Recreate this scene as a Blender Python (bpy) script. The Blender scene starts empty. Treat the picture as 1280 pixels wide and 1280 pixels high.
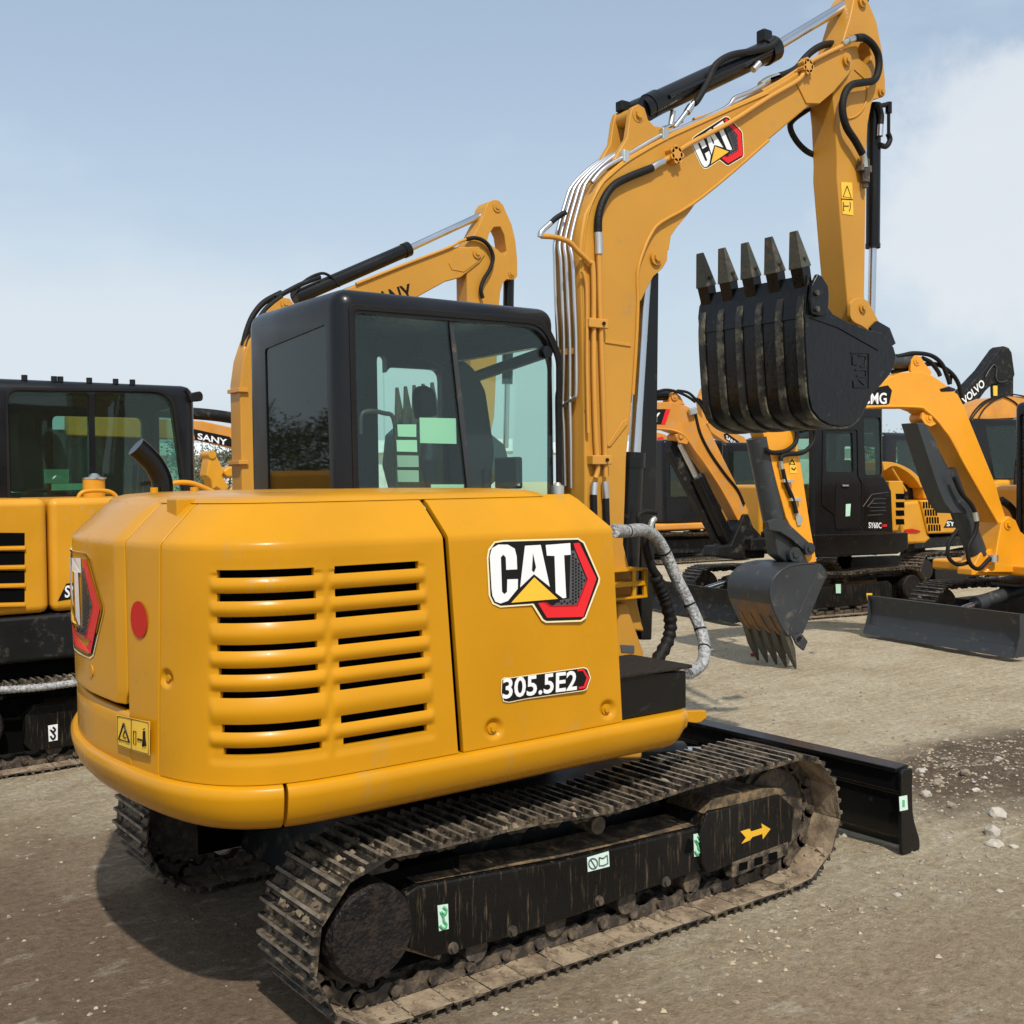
import bpy, bmesh, math, random
import numpy as np
from mathutils import Vector, Matrix, noise
from mathutils.geometry import tessellate_polygon
random.seed(7)
D = bpy.data; SC = bpy.context.scene; COL = SC.collection
# ------------------------------------------------------------------ camera
CAM = np.array([-2.807, -4.135, 1.789]); YAW, PIT, ROL, FPX = 0.936, -0.028, -0.013, 1405.9
_d = np.array([math.cos(YAW)*math.cos(PIT), math.sin(YAW)*math.cos(PIT), math.sin(PIT)])
_r = np.array([math.sin(YAW), -math.cos(YAW), 0.]); _u = np.cross(_r, _d)
_R = _r*math.cos(ROL)+_u*math.sin(ROL); _U = -_r*math.sin(ROL)+_u*math.cos(ROL)
cd = D.cameras.new('camera'); cam = D.objects.new('camera', cd); COL.objects.link(cam)
cd.sensor_width = 36; cd.lens = 36*FPX/1280; cd.clip_start = .05; cd.clip_end = 2000
m = Matrix.Identity(4)
for i in range(3):
    m[i][0] = _R[i]; m[i][1] = _U[i]; m[i][2] = -_d[i]; m[i][3] = CAM[i]
cam.matrix_world = m; SC.camera = cam
# ------------------------------------------------------------------ world, sun, exposure
SUN = Vector((-.32, -.79, 1.05)).normalized()
el = math.asin(SUN.z); az = math.atan2(SUN.x, SUN.y)
W = D.worlds.new('World'); SC.world = W; W.use_nodes = True
nt = W.node_tree; N = nt.nodes; Lk = nt.links; N.clear()
out = N.new('ShaderNodeOutputWorld'); bg = N.new('ShaderNodeBackground'); sky = N.new('ShaderNodeTexSky')
sky.sky_type = 'NISHITA'; sky.sun_disc = False; sky.sun_elevation = el; sky.sun_rotation = az
sky.air_density = 1.0; sky.dust_density = 1.0; sky.ozone_density = 1.0
tc = N.new('ShaderNodeTexCoord'); mp = N.new('ShaderNodeMapping'); mp.inputs['Scale'].default_value = (1, 1, 2.6)
mp.inputs['Location'].default_value = (.35, .12, .0)
nz = N.new('ShaderNodeTexNoise'); nz.inputs['Scale'].default_value = 1.7; nz.inputs['Detail'].default_value = 7; nz.inputs['Roughness'].default_value = .55
cr = N.new('ShaderNodeValToRGB'); cr.color_ramp.elements[0].position = .44; cr.color_ramp.elements[1].position = .68
cr.color_ramp.elements[0].color = (.42, .42, .42, 1); cr.color_ramp.elements[1].color = (.95, .95, .95, 1)
mx = N.new('ShaderNodeMix'); mx.data_type = 'RGBA'; mx.inputs['B'].default_value = (5.3, 6.3, 7.3, 1)
Lk.new(tc.outputs['Generated'], mp.inputs['Vector']); Lk.new(mp.outputs['Vector'], nz.inputs['Vector'])
Lk.new(nz.outputs['Fac'], cr.inputs['Fac']); Lk.new(cr.outputs['Color'], mx.inputs['Factor']); Lk.new(sky.outputs['Color'], mx.inputs['A'])
sx = N.new('ShaderNodeSeparateXYZ'); Lk.new(tc.outputs['Generated'], sx.inputs[0])
hz_ = N.new('ShaderNodeMapRange'); hz_.inputs['From Min'].default_value = -.02; hz_.inputs['From Max'].default_value = .42; hz_.inputs['To Min'].default_value = .92; hz_.inputs['To Max'].default_value = 0; hz_.interpolation_type = 'SMOOTHSTEP'
Lk.new(sx.outputs['Z'], hz_.inputs['Value'])
m2_ = N.new('ShaderNodeMix'); m2_.data_type = 'RGBA'; Lk.new(hz_.outputs[0], m2_.inputs['Factor']); Lk.new(mx.outputs['Result'], m2_.inputs['A']); m2_.inputs['B'].default_value = (4.85, 5.65, 6.3, 1)
def cloud(prev, px, py, r0, r1, thr, sc, colr):
    dv = Vector(tuple(_d*FPX+_R*(px-640)-_U*(py-640))).normalized()
    sb = N.new('ShaderNodeVectorMath'); sb.operation = 'SUBTRACT'; sb.inputs[1].default_value = dv; Lk.new(tc.outputs['Generated'], sb.inputs[0])
    mq = N.new('ShaderNodeMapping'); mq.inputs['Scale'].default_value = sc; Lk.new(sb.outputs[0], mq.inputs['Vector'])
    ln = N.new('ShaderNodeVectorMath'); ln.operation = 'LENGTH'; Lk.new(mq.outputs[0], ln.inputs[0])
    n2 = N.new('ShaderNodeTexNoise'); n2.inputs['Scale'].default_value = 7; n2.inputs['Detail'].default_value = 8; n2.inputs['Roughness'].default_value = .6; Lk.new(tc.outputs['Generated'], n2.inputs['Vector'])
    ad = N.new('ShaderNodeMath'); ad.operation = 'MULTIPLY_ADD'; Lk.new(n2.outputs['Fac'], ad.inputs[0]); ad.inputs[1].default_value = -thr; Lk.new(ln.outputs['Value'], ad.inputs[2])
    mr = N.new('ShaderNodeMapRange'); mr.interpolation_type = 'SMOOTHSTEP'; mr.inputs['From Min'].default_value = r0-thr*.5; mr.inputs['From Max'].default_value = r1-thr*.5; mr.inputs['To Min'].default_value = .75; mr.inputs['To Max'].default_value = 0; Lk.new(ad.outputs[0], mr.inputs['Value'])
    m3 = N.new('ShaderNodeMix'); m3.data_type = 'RGBA'; Lk.new(mr.outputs[0], m3.inputs['Factor']); Lk.new(prev, m3.inputs['A']); m3.inputs['B'].default_value = colr; return m3.outputs['Result']
cl = cloud(m2_.outputs['Result'], 1275, 235, .09, .155, .22, (1, 1, 1.1), (6.5, 6.8, 7.1, 1))
cl = cloud(cl, 120, 430, .05, .30, .25, (.6, .6, 3), (6.0, 6.5, 7.0, 1))
Lk.new(cl, bg.inputs['Color']); bg.inputs['Strength'].default_value = .125
Lk.new(bg.outputs['Background'], out.inputs['Surface'])
sl = D.lights.new('sun', 'SUN'); so = D.objects.new('sun', sl); COL.objects.link(so)
sl.energy = 4.0; sl.angle = math.radians(1.2); sl.color = (1, .95, .87)
so.rotation_euler = SUN.to_track_quat('Z', 'Y').to_euler()
SC.view_settings.view_transform = 'Standard'; SC.view_settings.look = 'None'
SC.view_settings.exposure = 0.0; SC.view_settings.gamma = 1; SC.view_settings.use_curve_mapping = False
SC.render.engine = 'CYCLES'; SC.cycles.max_bounces = 8; SC.cycles.transparent_max_bounces = 16
# ------------------------------------------------------------------ materials
def mk(name, col, rough=.5, metal=0., var=.08, vscale=3., dirt=None, damt=.3, dscale=9., bump=0., bscale=40., coat=0., rvar=.1, stretch=None, spec=.5):
    m = D.materials.new(name); m.use_nodes = True; t = m.node_tree; n = t.nodes; l = t.links
    b = n['Principled BSDF']; b.inputs['Metallic'].default_value = metal; b.inputs['Coat Weight'].default_value = coat
    b.inputs['Specular IOR Level'].default_value = spec
    tc = n.new('ShaderNodeTexCoord'); oi = n.new('ShaderNodeObjectInfo')
    ad = n.new('ShaderNodeVectorMath'); ad.operation = 'ADD'
    sc_ = n.new('ShaderNodeVectorMath'); sc_.operation = 'SCALE'; sc_.inputs['Scale'].default_value = 3.0
    cmb = n.new('ShaderNodeCombineXYZ')
    for k in range(3): l.new(oi.outputs['Random'], cmb.inputs[k])
    l.new(cmb.outputs[0], sc_.inputs[0]); l.new(tc.outputs['Object'], ad.inputs[0]); l.new(sc_.outputs[0], ad.inputs[1])
    vec = ad.outputs[0]
    if stretch:
        mpn = n.new('ShaderNodeMapping'); mpn.inputs['Scale'].default_value = stretch; l.new(vec, mpn.inputs['Vector']); svec = mpn.outputs[0]
    else: svec = vec
    a = n.new('ShaderNodeTexNoise'); a.inputs['Scale'].default_value = vscale; a.inputs['Detail'].default_value = 5; l.new(vec, a.inputs['Vector'])
    mr = n.new('ShaderNodeMapRange'); mr.inputs['From Min'].default_value = .3; mr.inputs['From Max'].default_value = .7
    mr.inputs['To Min'].default_value = 1-var; mr.inputs['To Max'].default_value = 1+var; l.new(a.outputs['Fac'], mr.inputs['Value'])
    mu = n.new('ShaderNodeMix'); mu.data_type = 'RGBA'; mu.blend_type = 'MULTIPLY'; mu.inputs['Factor'].default_value = 1
    mu.inputs['A'].default_value = (*col, 1); l.new(mr.outputs[0], mu.inputs['B']); c = mu.outputs['Result']
    r2 = n.new('ShaderNodeMapRange'); r2.inputs['From Min'].default_value = .3; r2.inputs['From Max'].default_value = .7
    r2.inputs['To Min'].default_value = max(.03, rough-rvar); r2.inputs['To Max'].default_value = min(1, rough+rvar)
    l.new(a.outputs['Fac'], r2.inputs['Value']); rr = r2.outputs[0]
    if dirt:
        d = n.new('ShaderNodeTexNoise'); d.inputs['Scale'].default_value = dscale; d.inputs['Detail'].default_value = 8; d.inputs['Roughness'].default_value = .7
        l.new(svec, d.inputs['Vector'])
        dr = n.new('ShaderNodeValToRGB'); e = dr.color_ramp.elements
        e[0].position = .62-damt*.4; e[1].position = min(.98, .62-damt*.4+.18); l.new(d.outputs['Fac'], dr.inputs['Fac'])
        mm = n.new('ShaderNodeMix'); mm.data_type = 'RGBA'; l.new(dr.outputs['Color'], mm.inputs['Factor']); l.new(c, mm.inputs['A']); mm.inputs['B'].default_value = (*dirt, 1)
        c = mm.outputs['Result']
        rm = n.new('ShaderNodeMix'); rm.data_type = 'FLOAT'; l.new(dr.outputs['Color'], rm.inputs['Factor']); l.new(rr, rm.inputs['A']); rm.inputs['B'].default_value = .9
        rr = rm.outputs['Result']
    l.new(c, b.inputs['Base Color']); l.new(rr, b.inputs['Roughness'])
    if bump:
        bn = n.new('ShaderNodeTexNoise'); bn.inputs['Scale'].default_value = bscale; bn.inputs['Detail'].default_value = 6; l.new(vec, bn.inputs['Vector'])
        bp = n.new('ShaderNodeBump'); bp.inputs['Strength'].default_value = bump; bp.inputs['Distance'].default_value = .01
        l.new(bn.outputs['Fac'], bp.inputs['Height']); l.new(bp.outputs['Normal'], b.inputs['Normal'])
    return m
def glass(name, tint, alpha, rough=.02):
    m = D.materials.new(name); m.use_nodes = True; t = m.node_tree; n = t.nodes; l = t.links; n.clear()
    o = n.new('ShaderNodeOutputMaterial'); tr = n.new('ShaderNodeBsdfTransparent'); tr.inputs['Color'].default_value = (*tint, 1)
    gl = n.new('ShaderNodeBsdfGlossy'); gl.inputs['Roughness'].default_value = rough; gl.inputs['Color'].default_value = (.9, .95, .95, 1)
    fr = n.new('ShaderNodeFresnel'); ge = n.new('ShaderNodeNewGeometry'); im = n.new('ShaderNodeMapRange'); im.inputs['To Min'].default_value = 1.45; im.inputs['To Max'].default_value = 1/1.45
    l.new(ge.outputs['Backfacing'], im.inputs['Value']); l.new(im.outputs[0], fr.inputs['IOR']); mi = n.new('ShaderNodeMixShader')
    tcn = n.new('ShaderNodeTexCoord'); nn = n.new('ShaderNodeTexNoise'); nn.inputs['Scale'].default_value = 2.5; l.new(tcn.outputs['Object'], nn.inputs['Vector'])
    bp = n.new('ShaderNodeBump'); bp.inputs['Strength'].default_value = .012; bp.inputs['Distance'].default_value = .05; l.new(nn.outputs['Fac'], bp.inputs['Height'])
    l.new(bp.outputs[0], gl.inputs['Normal'])
    df = n.new('ShaderNodeBsdfDiffuse'); df.inputs['Color'].default_value = (.16, .15, .12, 1); m2 = n.new('ShaderNodeMixShader'); m2.inputs[0].default_value = alpha
    l.new(fr.outputs[0], mi.inputs[0]); l.new(tr.outputs[0], m2.inputs[1]); l.new(df.outputs[0], m2.inputs[2])
    l.new(m2.outputs[0], mi.inputs[1]); l.new(gl.outputs[0], mi.inputs[2]); l.new(mi.outputs[0], o.inputs['Surface'])
    return m
M = {}
M['yellow'] = mk('machine_yellow_paint', (.55, .245, .004), .30, var=.08, vscale=2.2, coat=.12, spec=.25, dirt=(.40, .235, .06), damt=.06, dscale=6, bump=.10, bscale=5, stretch=(1, 1, .35))
M['ochre'] = mk('boom_ochre_paint', (.51, .245, .034), .38, var=.06, vscale=2.5, coat=.0, spec=.25, dirt=(.36, .22, .09), damt=.03, dscale=6, bump=.03, bscale=18)
M['orange'] = mk('boom_orange_yellow_paint', (.78, .315, .012), .36, var=.06, coat=.15, dirt=(.45, .28, .1), damt=.06)
M['sanyy'] = mk('sany_yellow_paint', (.61, .275, .014), .4, spec=.3, var=.08, coat=.15, dirt=(.42, .3, .14), damt=.05)
M['orange2'] = mk('dusty_orange_paint', (.62, .25, .03), .5, var=.12, dirt=(.4, .27, .14), damt=.25)
M['bronze'] = mk('pipe_yellow_paint', (.56, .26, .035), .32, var=.05)
M['black'] = mk('gloss_black_paint', (.006, .006, .006), .26, spec=.28, var=.2, dirt=(.05, .045, .04), damt=.02, coat=.05)
M['cabblack'] = mk('cab_black_paint', (.007, .0075, .009), .3, spec=.28, var=.15, coat=.08, bump=.02)
M['blackdull'] = mk('dull_black_paint', (.008, .008, .008), .55, spec=.25, var=.25, dirt=(.09, .075, .055), damt=.2, bump=.1)
M['bucket'] = mk('bucket_black_paint', (.005, .005, .006), .27, spec=.3, var=.3, dirt=(.12, .105, .07), damt=.0, dscale=11, bump=.25, bscale=30)
M['rib'] = mk('worn_rib_steel', (.012, .012, .011), .42, var=.4, dirt=(.16, .14, .09), damt=.33, dscale=9, bump=.4, bscale=50)
M['tooth'] = mk('tooth_steel', (.06, .06, .045), .42, var=.4, metal=.3, dirt=(.15, .11, .08), damt=.3, dscale=20, bump=.4)
M['rustbk'] = mk('bucket_rusty_band', (.045, .047, .05), .4, var=.3, dirt=(.25, .125, .04), damt=.48, dscale=4, stretch=(1, 1, .35), bump=.15)
M['steelgrey'] = mk('dark_grey_steel', (.028, .031, .034), .45, var=.15, dirt=(.15, .12, .09), damt=.12, bump=.05)
M['greybl'] = mk('blue_grey_paint', (.030, .035, .039), .42, var=.12, dirt=(.12, .1, .08), damt=.1)
M['shoe'] = mk('track_shoe_steel', (.022, .019, .016), .5, metal=.3, var=.5, vscale=9, dirt=(.2, .15, .095), damt=.42, dscale=16, bump=.6, bscale=60)
M['shoein'] = mk('dusty_inner_shoe_plate', (.15, .105, .065), .8, var=.35, vscale=7, dirt=(.33, .25, .16), damt=.5, dscale=9, bump=.5, bscale=60)
M['shoebar'] = mk('worn_grouser_steel', (.27, .23, .18), .42, metal=.4, var=.35, vscale=12, dirt=(.09, .07, .05), damt=.4, dscale=24, bump=.4)
M['chain'] = mk('track_chain_steel', (.05, .04, .032), .6, metal=.2, var=.4, vscale=14, dirt=(.17, .125, .08), damt=.4, dscale=22, bump=.5)
M['frame'] = mk('streaked_black_frame', (.006, .0055, .005), .42, spec=.25, var=.4, dirt=(.13, .09, .05), damt=.16, dscale=12, bump=.25, bscale=70, stretch=(6, 6, .5))
M['dusttop'] = mk('dusty_frame_top', (.05, .036, .022), .8, var=.4, dirt=(.24, .16, .08), damt=.42, dscale=14, bump=.5)
M['tarhub'] = mk('tarry_motor_cover', (.007, .0055, .005), .5, spec=.3, var=.4, dirt=(.028, .018, .012), damt=.4, dscale=30, bump=1., bscale=60)
M['chrome'] = mk('chrome_rod', (.62, .63, .65), .22, metal=1, var=.04, rvar=.05)
M['silver'] = mk('silver_tube', (.6, .6, .6), .38, metal=1, var=.06)
M['fitting'] = mk('zinc_fitting', (.6, .6, .56), .35, metal=.9, var=.2)
M['rubber'] = mk('hose_rubber', (.008, .0075, .007), .6, spec=.25, var=.25, bump=.35, bscale=120)
M['tape_and_lit_pads'] = mk('silver_hose_and_lit_pads', (.42, .42, .41), .5, metal=.2, var=.25, vscale=30, dirt=(.09, .085, .08), damt=.38, dscale=55, bump=1., bscale=90)  # hose wrap; also the pale tube imitating sunlit pads on the left machine
M['grip'] = mk('anti_slip_black', (.03, .024, .019), .85, spec=.15, var=.5, vscale=60, bump=1., bscale=150)
M['inside'] = mk('dark_interior', (.003, .003, .003), .9, var=.1, spec=.05)
M['seat'] = mk('seat_fabric', (.012, .013, .016), .75, var=.2, bump=.2)
M['glass'] = glass('tinted_cab_glass', (.86, .95, .905), .008)
M['glassdark'] = glass('dark_tinted_glass', (.3, .28, .28), .03)
M['glassgreen'] = glass('green_tinted_glass', (.5, .7, .62), .05)
M['paper'] = mk('pale_green_paper', (.46, .72, .55), .6, var=.06)
M['paper2'] = mk('faded_paper', (.3, .42, .35), .6, var=.12)
M['white'] = mk('decal_white', (.82, .82, .82), .3, var=.03)
M['cream'] = mk('decal_cream_edge', (.85, .72, .42), .35, var=.03)
M['dblack'] = mk('decal_black', (.012, .011, .011), .3, var=.03, spec=.12)
M['dgrey'] = mk('decal_grey', (.09, .09, .095), .3, var=.03, spec=.12)
M['dred'] = mk('decal_red', (.72, .025, .03), .3, var=.05, spec=.12)
M['dred2'] = mk('decal_dark_red', (.42, .01, .02), .3, var=.05, spec=.12)
M['dyel'] = mk('decal_yellow', (.8, .45, .03), .35, var=.1)
M['warn'] = mk('warning_label_yellow', (.85, .5, .04), .4, var=.04)
M['reflector'] = mk('red_reflector', (.5, .008, .006), .35, var=.04, spec=.15)
M['dgreen'] = mk('decal_green', (.1, .42, .2), .4, var=.05)
M['mint'] = mk('decal_mint', (.62, .78, .68), .4, var=.05)
M['stone'] = mk('pale_limestone', (.43, .385, .32), .85, var=.2, vscale=12, bump=.6, dirt=(.3, .25, .19), damt=.25)
M['stone2'] = mk('brown_stone', (.24, .2, .15), .9, var=.3, vscale=12, bump=.6)
M['soil'] = mk('caked_brown_soil', (.20, .155, .105), .95, var=.45, vscale=14, spec=.1)
M['gritm'] = mk('sandy_grit', (.37, .295, .2), .9, var=.4, vscale=3)
M['pale'] = mk('pale_building_wall', (.62, .64, .63), .8, var=.08, bump=.1)
M['bark'] = mk('tree_bark', (.12, .095, .07), .9, var=.3, bump=.6)
M['leaf'] = mk('leaf_green', (.06, .085, .035), .7, var=.35)
M['leaf2'] = mk('leaf_grey_green', (.1, .115, .07), .7, var=.35)
# ------------------------------------------------------------------ helpers
class Fr:
    "a machine's own frame: x forward, y left, z up"
    def __init__(s, ox, oy, yaw=0., z=0.):
        s.o = np.array([ox, oy, z]); a = math.radians(yaw); s.yaw = a
        s.R = np.array([[math.cos(a), -math.sin(a), 0], [math.sin(a), math.cos(a), 0], [0, 0, 1]])
        s.c = s.R.T@(CAM-s.o)
    def U(s, px, py, ax, val):
        v = s.R.T@(_d*FPX+_R*(px-640)-_U*(py-640)); i = 'xyz'.index(ax); t = (val-s.c[i])/v[i]
        return s.c+t*v
    def P(s, q):
        v = s.R@np.array(q, float)+s.o-CAM; z = v@_d
        return 640+FPX*(v@_R)/z, 640-FPX*(v@_U)/z
    def xz(s, pts, val):
        return [(lambda q: (q[0], q[2]))(s.U(a, b, 'y', val)) for a, b in pts]
    def yz(s, pts, val):
        return [(lambda q: (q[1], q[2]))(s.U(a, b, 'x', val)) for a, b in pts]
def Z(pts, k, ox, oy): return [(ox+a*k, oy+b*k) for a, b in pts]
def crv(pts, n=8, closed=False):
    p = [np.array(q, float) for q in pts]; L = len(p); o = []
    for i in range(L if closed else L-1):
        if closed: a, b, c, d = p[(i-1) % L], p[i], p[(i+1) % L], p[(i+2) % L]
        else: a, b, c, d = p[max(i-1, 0)], p[i], p[i+1], p[min(i+2, L-1)]
        for k in range(n):
            t = k/n; o.append(.5*((2*b)+(c-a)*t+(2*a-5*b+4*c-d)*t*t+(3*b-a-3*c+d)*t**3))
    if not closed: o.append(p[-1])
    return o
def rpoly(pts, r, n=5):
    "polygon with rounded corners (2D)"
    o = []; L = len(pts)
    for i in range(L):
        p = np.array(pts[i], float); a = np.array(pts[i-1], float)-p; b = np.array(pts[(i+1) % L], float)-p
        rr = r[i] if isinstance(r, (list, tuple)) else r
        la, lb = np.linalg.norm(a), np.linalg.norm(b); k = min(rr, la*.48, lb*.48); A = p+a/la*k; B = p+b/lb*k
        for j in range(n+1):
            t = j/n; o.append(tuple((1-t)**2*A+2*t*(1-t)*p+t*t*B))
    return o
class MB:
    def __init__(s): s.v = []; s.f = []; s.sm = []
    def add(s, v, f, smooth=False):
        k = len(s.v); s.v += [tuple(map(float, q)) for q in v]; s.f += [tuple(k+i for i in g) for g in f]; s.sm += [smooth]*len(f); return s
    def box(s, x0, x1, y0, y1, z0, z1):
        return s.add([(x, y, z) for x in (x0, x1) for y in (y0, y1) for z in (z0, z1)], [(0, 1, 3, 2), (4, 6, 7, 5), (0, 4, 5, 1), (2, 3, 7, 6), (0, 2, 6, 4), (1, 5, 7, 3)])
    def prism(s, poly, ax, a0, a1, hole=None):
        def P(p, a): return {'y': (p[0], a, p[1]), 'x': (a, p[0], p[1]), 'z': (p[0], p[1], a)}[ax]
        n = len(poly); allp = list(poly)+list(hole or []); N_ = len(allp)
        V = [P(p, a0) for p in allp]+[P(p, a1) for p in allp]; F = []
        if hole:
            tr = tessellate_polygon([[Vector((p[0], p[1], 0)) for p in poly], [Vector((p[0], p[1], 0)) for p in hole]])
            for t in tr: F.append(tuple(t)); F.append(tuple(i+N_ for i in reversed(t)))
            h = len(hole)
            for i in range(h): a, b = n+i, n+(i+1) % h; F.append((a, b, b+N_, a+N_))
        else: F.append(tuple(range(n))); F.append(tuple(range(2*n-1, n-1, -1)))
        for i in range(n): a, b = i, (i+1) % n; F.append((a, a+N_, b+N_, b))
        return s.add(V, F)
    def ring(s, po, pi, ax, a0, a1):
        def P(p, a): return {'y': (p[0], a, p[1]), 'x': (a, p[0], p[1]), 'z': (p[0], p[1], a)}[ax]
        n = len(po); V = [P(p, a) for a in (a0, a1) for q in (po, pi) for p in q]; F = []
        for i in range(n):
            j = (i+1) % n
            F += [(i, j, n+j, n+i), (2*n+i, 3*n+i, 3*n+j, 2*n+j), (i, 2*n+i, 2*n+j, j), (n+i, n+j, 3*n+j, 3*n+i)]
        return s.add(V, F)
    def tube(s, path, r, n=10, cap=True):
        p = [np.array(q, float) for q in path]; V = []; F = []; L = len(p); up = None
        for i in range(L):
            t = p[min(i+1, L-1)]-p[max(i-1, 0)]; t /= (np.linalg.norm(t)+1e-9)
            if up is None:
                up = np.array([0, 0, 1.]) if abs(t[2]) < .9 else np.array([1., 0, 0])
            a = up-t*(up@t); a /= (np.linalg.norm(a)+1e-9); b = np.cross(t, a); up = a
            rr = r[i] if isinstance(r, (list, tuple)) else r
            for k in range(n):
                g = 2*math.pi*k/n; V.append(p[i]+rr*(a*math.cos(g)+b*math.sin(g)))
        for i in range(L-1):
            for k in range(n):
                k2 = (k+1) % n; F.append((i*n+k, i*n+k2, (i+1)*n+k2, (i+1)*n+k))
        s.add(V, F, True)
        if cap:
            s.add(V[:n], [tuple(range(n-1, -1, -1))]); s.add(V[-n:], [tuple(range(n))])
        return s
    def cyl(s, a, b, r, n=20, r1=None): return s.tube([a, b], [r, r if r1 is None else r1], n)
    def disc(s, c, ax, r, t, n=20):
        e = {'x': (t, 0, 0), 'y': (0, t, 0), 'z': (0, 0, t)}[ax]; c = np.array(c, float); return s.cyl(c, c+np.array(e), r, n)
    def mesh(s, name, mt, weld=False):
        me = D.meshes.new(name); me.from_pydata(s.v, [], s.f); me.materials.append(mt)
        me.polygons.foreach_set('use_smooth', s.sm)
        bm = bmesh.new(); bm.from_mesh(me)
        if weld: bmesh.ops.remove_doubles(bm, verts=bm.verts, dist=1e-5)
        bmesh.ops.recalc_face_normals(bm, faces=bm.faces); bm.to_mesh(me); bm.free(); return me
def link(name, me, parent=None, label=None, bevel=0, seg=2, kind=None, solid=0):
    o = D.objects.new(name, me); COL.objects.link(o)
    if parent: o.parent = parent
    if label: o['label'] = label
    if kind: o['kind'] = kind
    if solid:
        q = o.modifiers.new('thickness', 'SOLIDIFY'); q.thickness = solid; q.offset = -1
    if bevel:
        b = o.modifiers.new('edge', 'BEVEL'); b.width = bevel; b.segments = seg; b.limit_method = 'ANGLE'; b.angle_limit = math.radians(35)
        for p in me.polygons: p.use_smooth = True
        me.set_sharp_from_angle(angle=math.radians(40)); b.harden_normals = True
    return o
def part(parent, name, mb, mat, bevel=0., label=None, kind=None, seg=2):
    return link(name, mb.mesh(name, M[mat] if isinstance(mat, str) else mat), parent, label, bevel, seg, kind)
def thing(name, label, cat, fr=None, group=None):
    o = D.objects.new(name, None); COL.objects.link(o); o['label'] = label; o['category'] = cat; o.empty_display_size = .3
    if group: o['group'] = group
    if fr: o.location = tuple(fr.o); o.rotation_euler = (0, 0, fr.yaw)
    return o
def textmesh(s):
    c = D.curves.new('lettering', 'FONT'); c.body = s; c.size = 1; c.offset = .022; c.resolution_u = 3
    o = D.objects.new('lettering', c); COL.objects.link(o); dg = bpy.context.evaluated_depsgraph_get(); dg.update()
    me = D.meshes.new_from_object(o.evaluated_get(dg)); D.objects.remove(o); D.curves.remove(c); return me
def text(fr, parent, s, ax, val, TL, TR, BL, mat, name='lettering', off=0.):
    "lettering laid on a plane of the machine; corners traced in the photo"
    a, b, c = (fr.U(*q, ax, val) for q in (TL, TR, BL)); me = textmesh(s)
    xs = [v.co.x for v in me.vertices]; ys = [v.co.y for v in me.vertices]; x0, x1, y0, y1 = min(xs), max(xs), min(ys), max(ys)
    for v in me.vertices:
        u = (v.co.x-x0)/(x1-x0); w = (v.co.y-y0)/(y1-y0); v.co = Vector(c+u*(b-a)+w*(a-c)) + Vector((0, off if ax == 'y' else 0, 0)) + Vector((off if ax == 'x' else 0, 0, 0))
    me.materials.clear(); me.materials.append(M[mat]); me.name = name; return link(name, me, parent)
def flat(fr, parent, name, pts, ax, val, t, mat, label=None):
    "a thin sticker or plate on a plane, outline traced in the photo"
    q = fr.xz(pts, val) if ax == 'y' else fr.yz(pts, val)
    return part(parent, name, MB().prism(q, ax, val, val+t), mat, label=label)
# ------------------------------------------------------------------ decal with the letters C A T, design units of the traced logo
LG = dict(
 edge=[(150,200),(160,140),(200,90),(260,80),(760,66),(802,93),(907,335),(902,367),(812,602),(780,624),(545,632),(518,617),(453,514),(240,530),(188,507),(163,450)],
 base=[(161,200),(170,150),(205,100),(262,91),(757,77),(793,101),(895,335),(890,362),(803,592),(775,612),(548,620),(527,607),(462,503),(242,518),(197,497),(174,450)],
 net=[(706,150),(735,150),(812,345),(752,512),(590,518),(640,480),(700,470)],
 red=[(726,102),(766,98),(880,338),(792,592),(550,598),(490,500),(530,496),(572,526),(754,521),(822,345),(738,140)],
 red2=[(812,345),(822,345),(754,521),(572,526),(530,496),(545,494),(578,516),(746,511)],
 C=[(168,190),(182,135),(225,110),(290,111),(335,138),(348,190),(351,275),(278,279),(275,195),(258,178),(242,195),(250,425),(266,441),(283,426),(285,342),(356,340),(355,405),(290,485),(240,503),(205,490),(186,450),(180,400)],
 A=[(403,118),(508,112),(569,392),(463,308),(371,396),(378,330)], Ah=[(456,168),(476,262),(463,296),(449,282)],
 T=[(541,113),(705,100),(709,178),(664,181),(678,465),(655,468),(608,432),(600,186),(549,184)],
 tri=[(465,328),(623,472),(311,498)])
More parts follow.
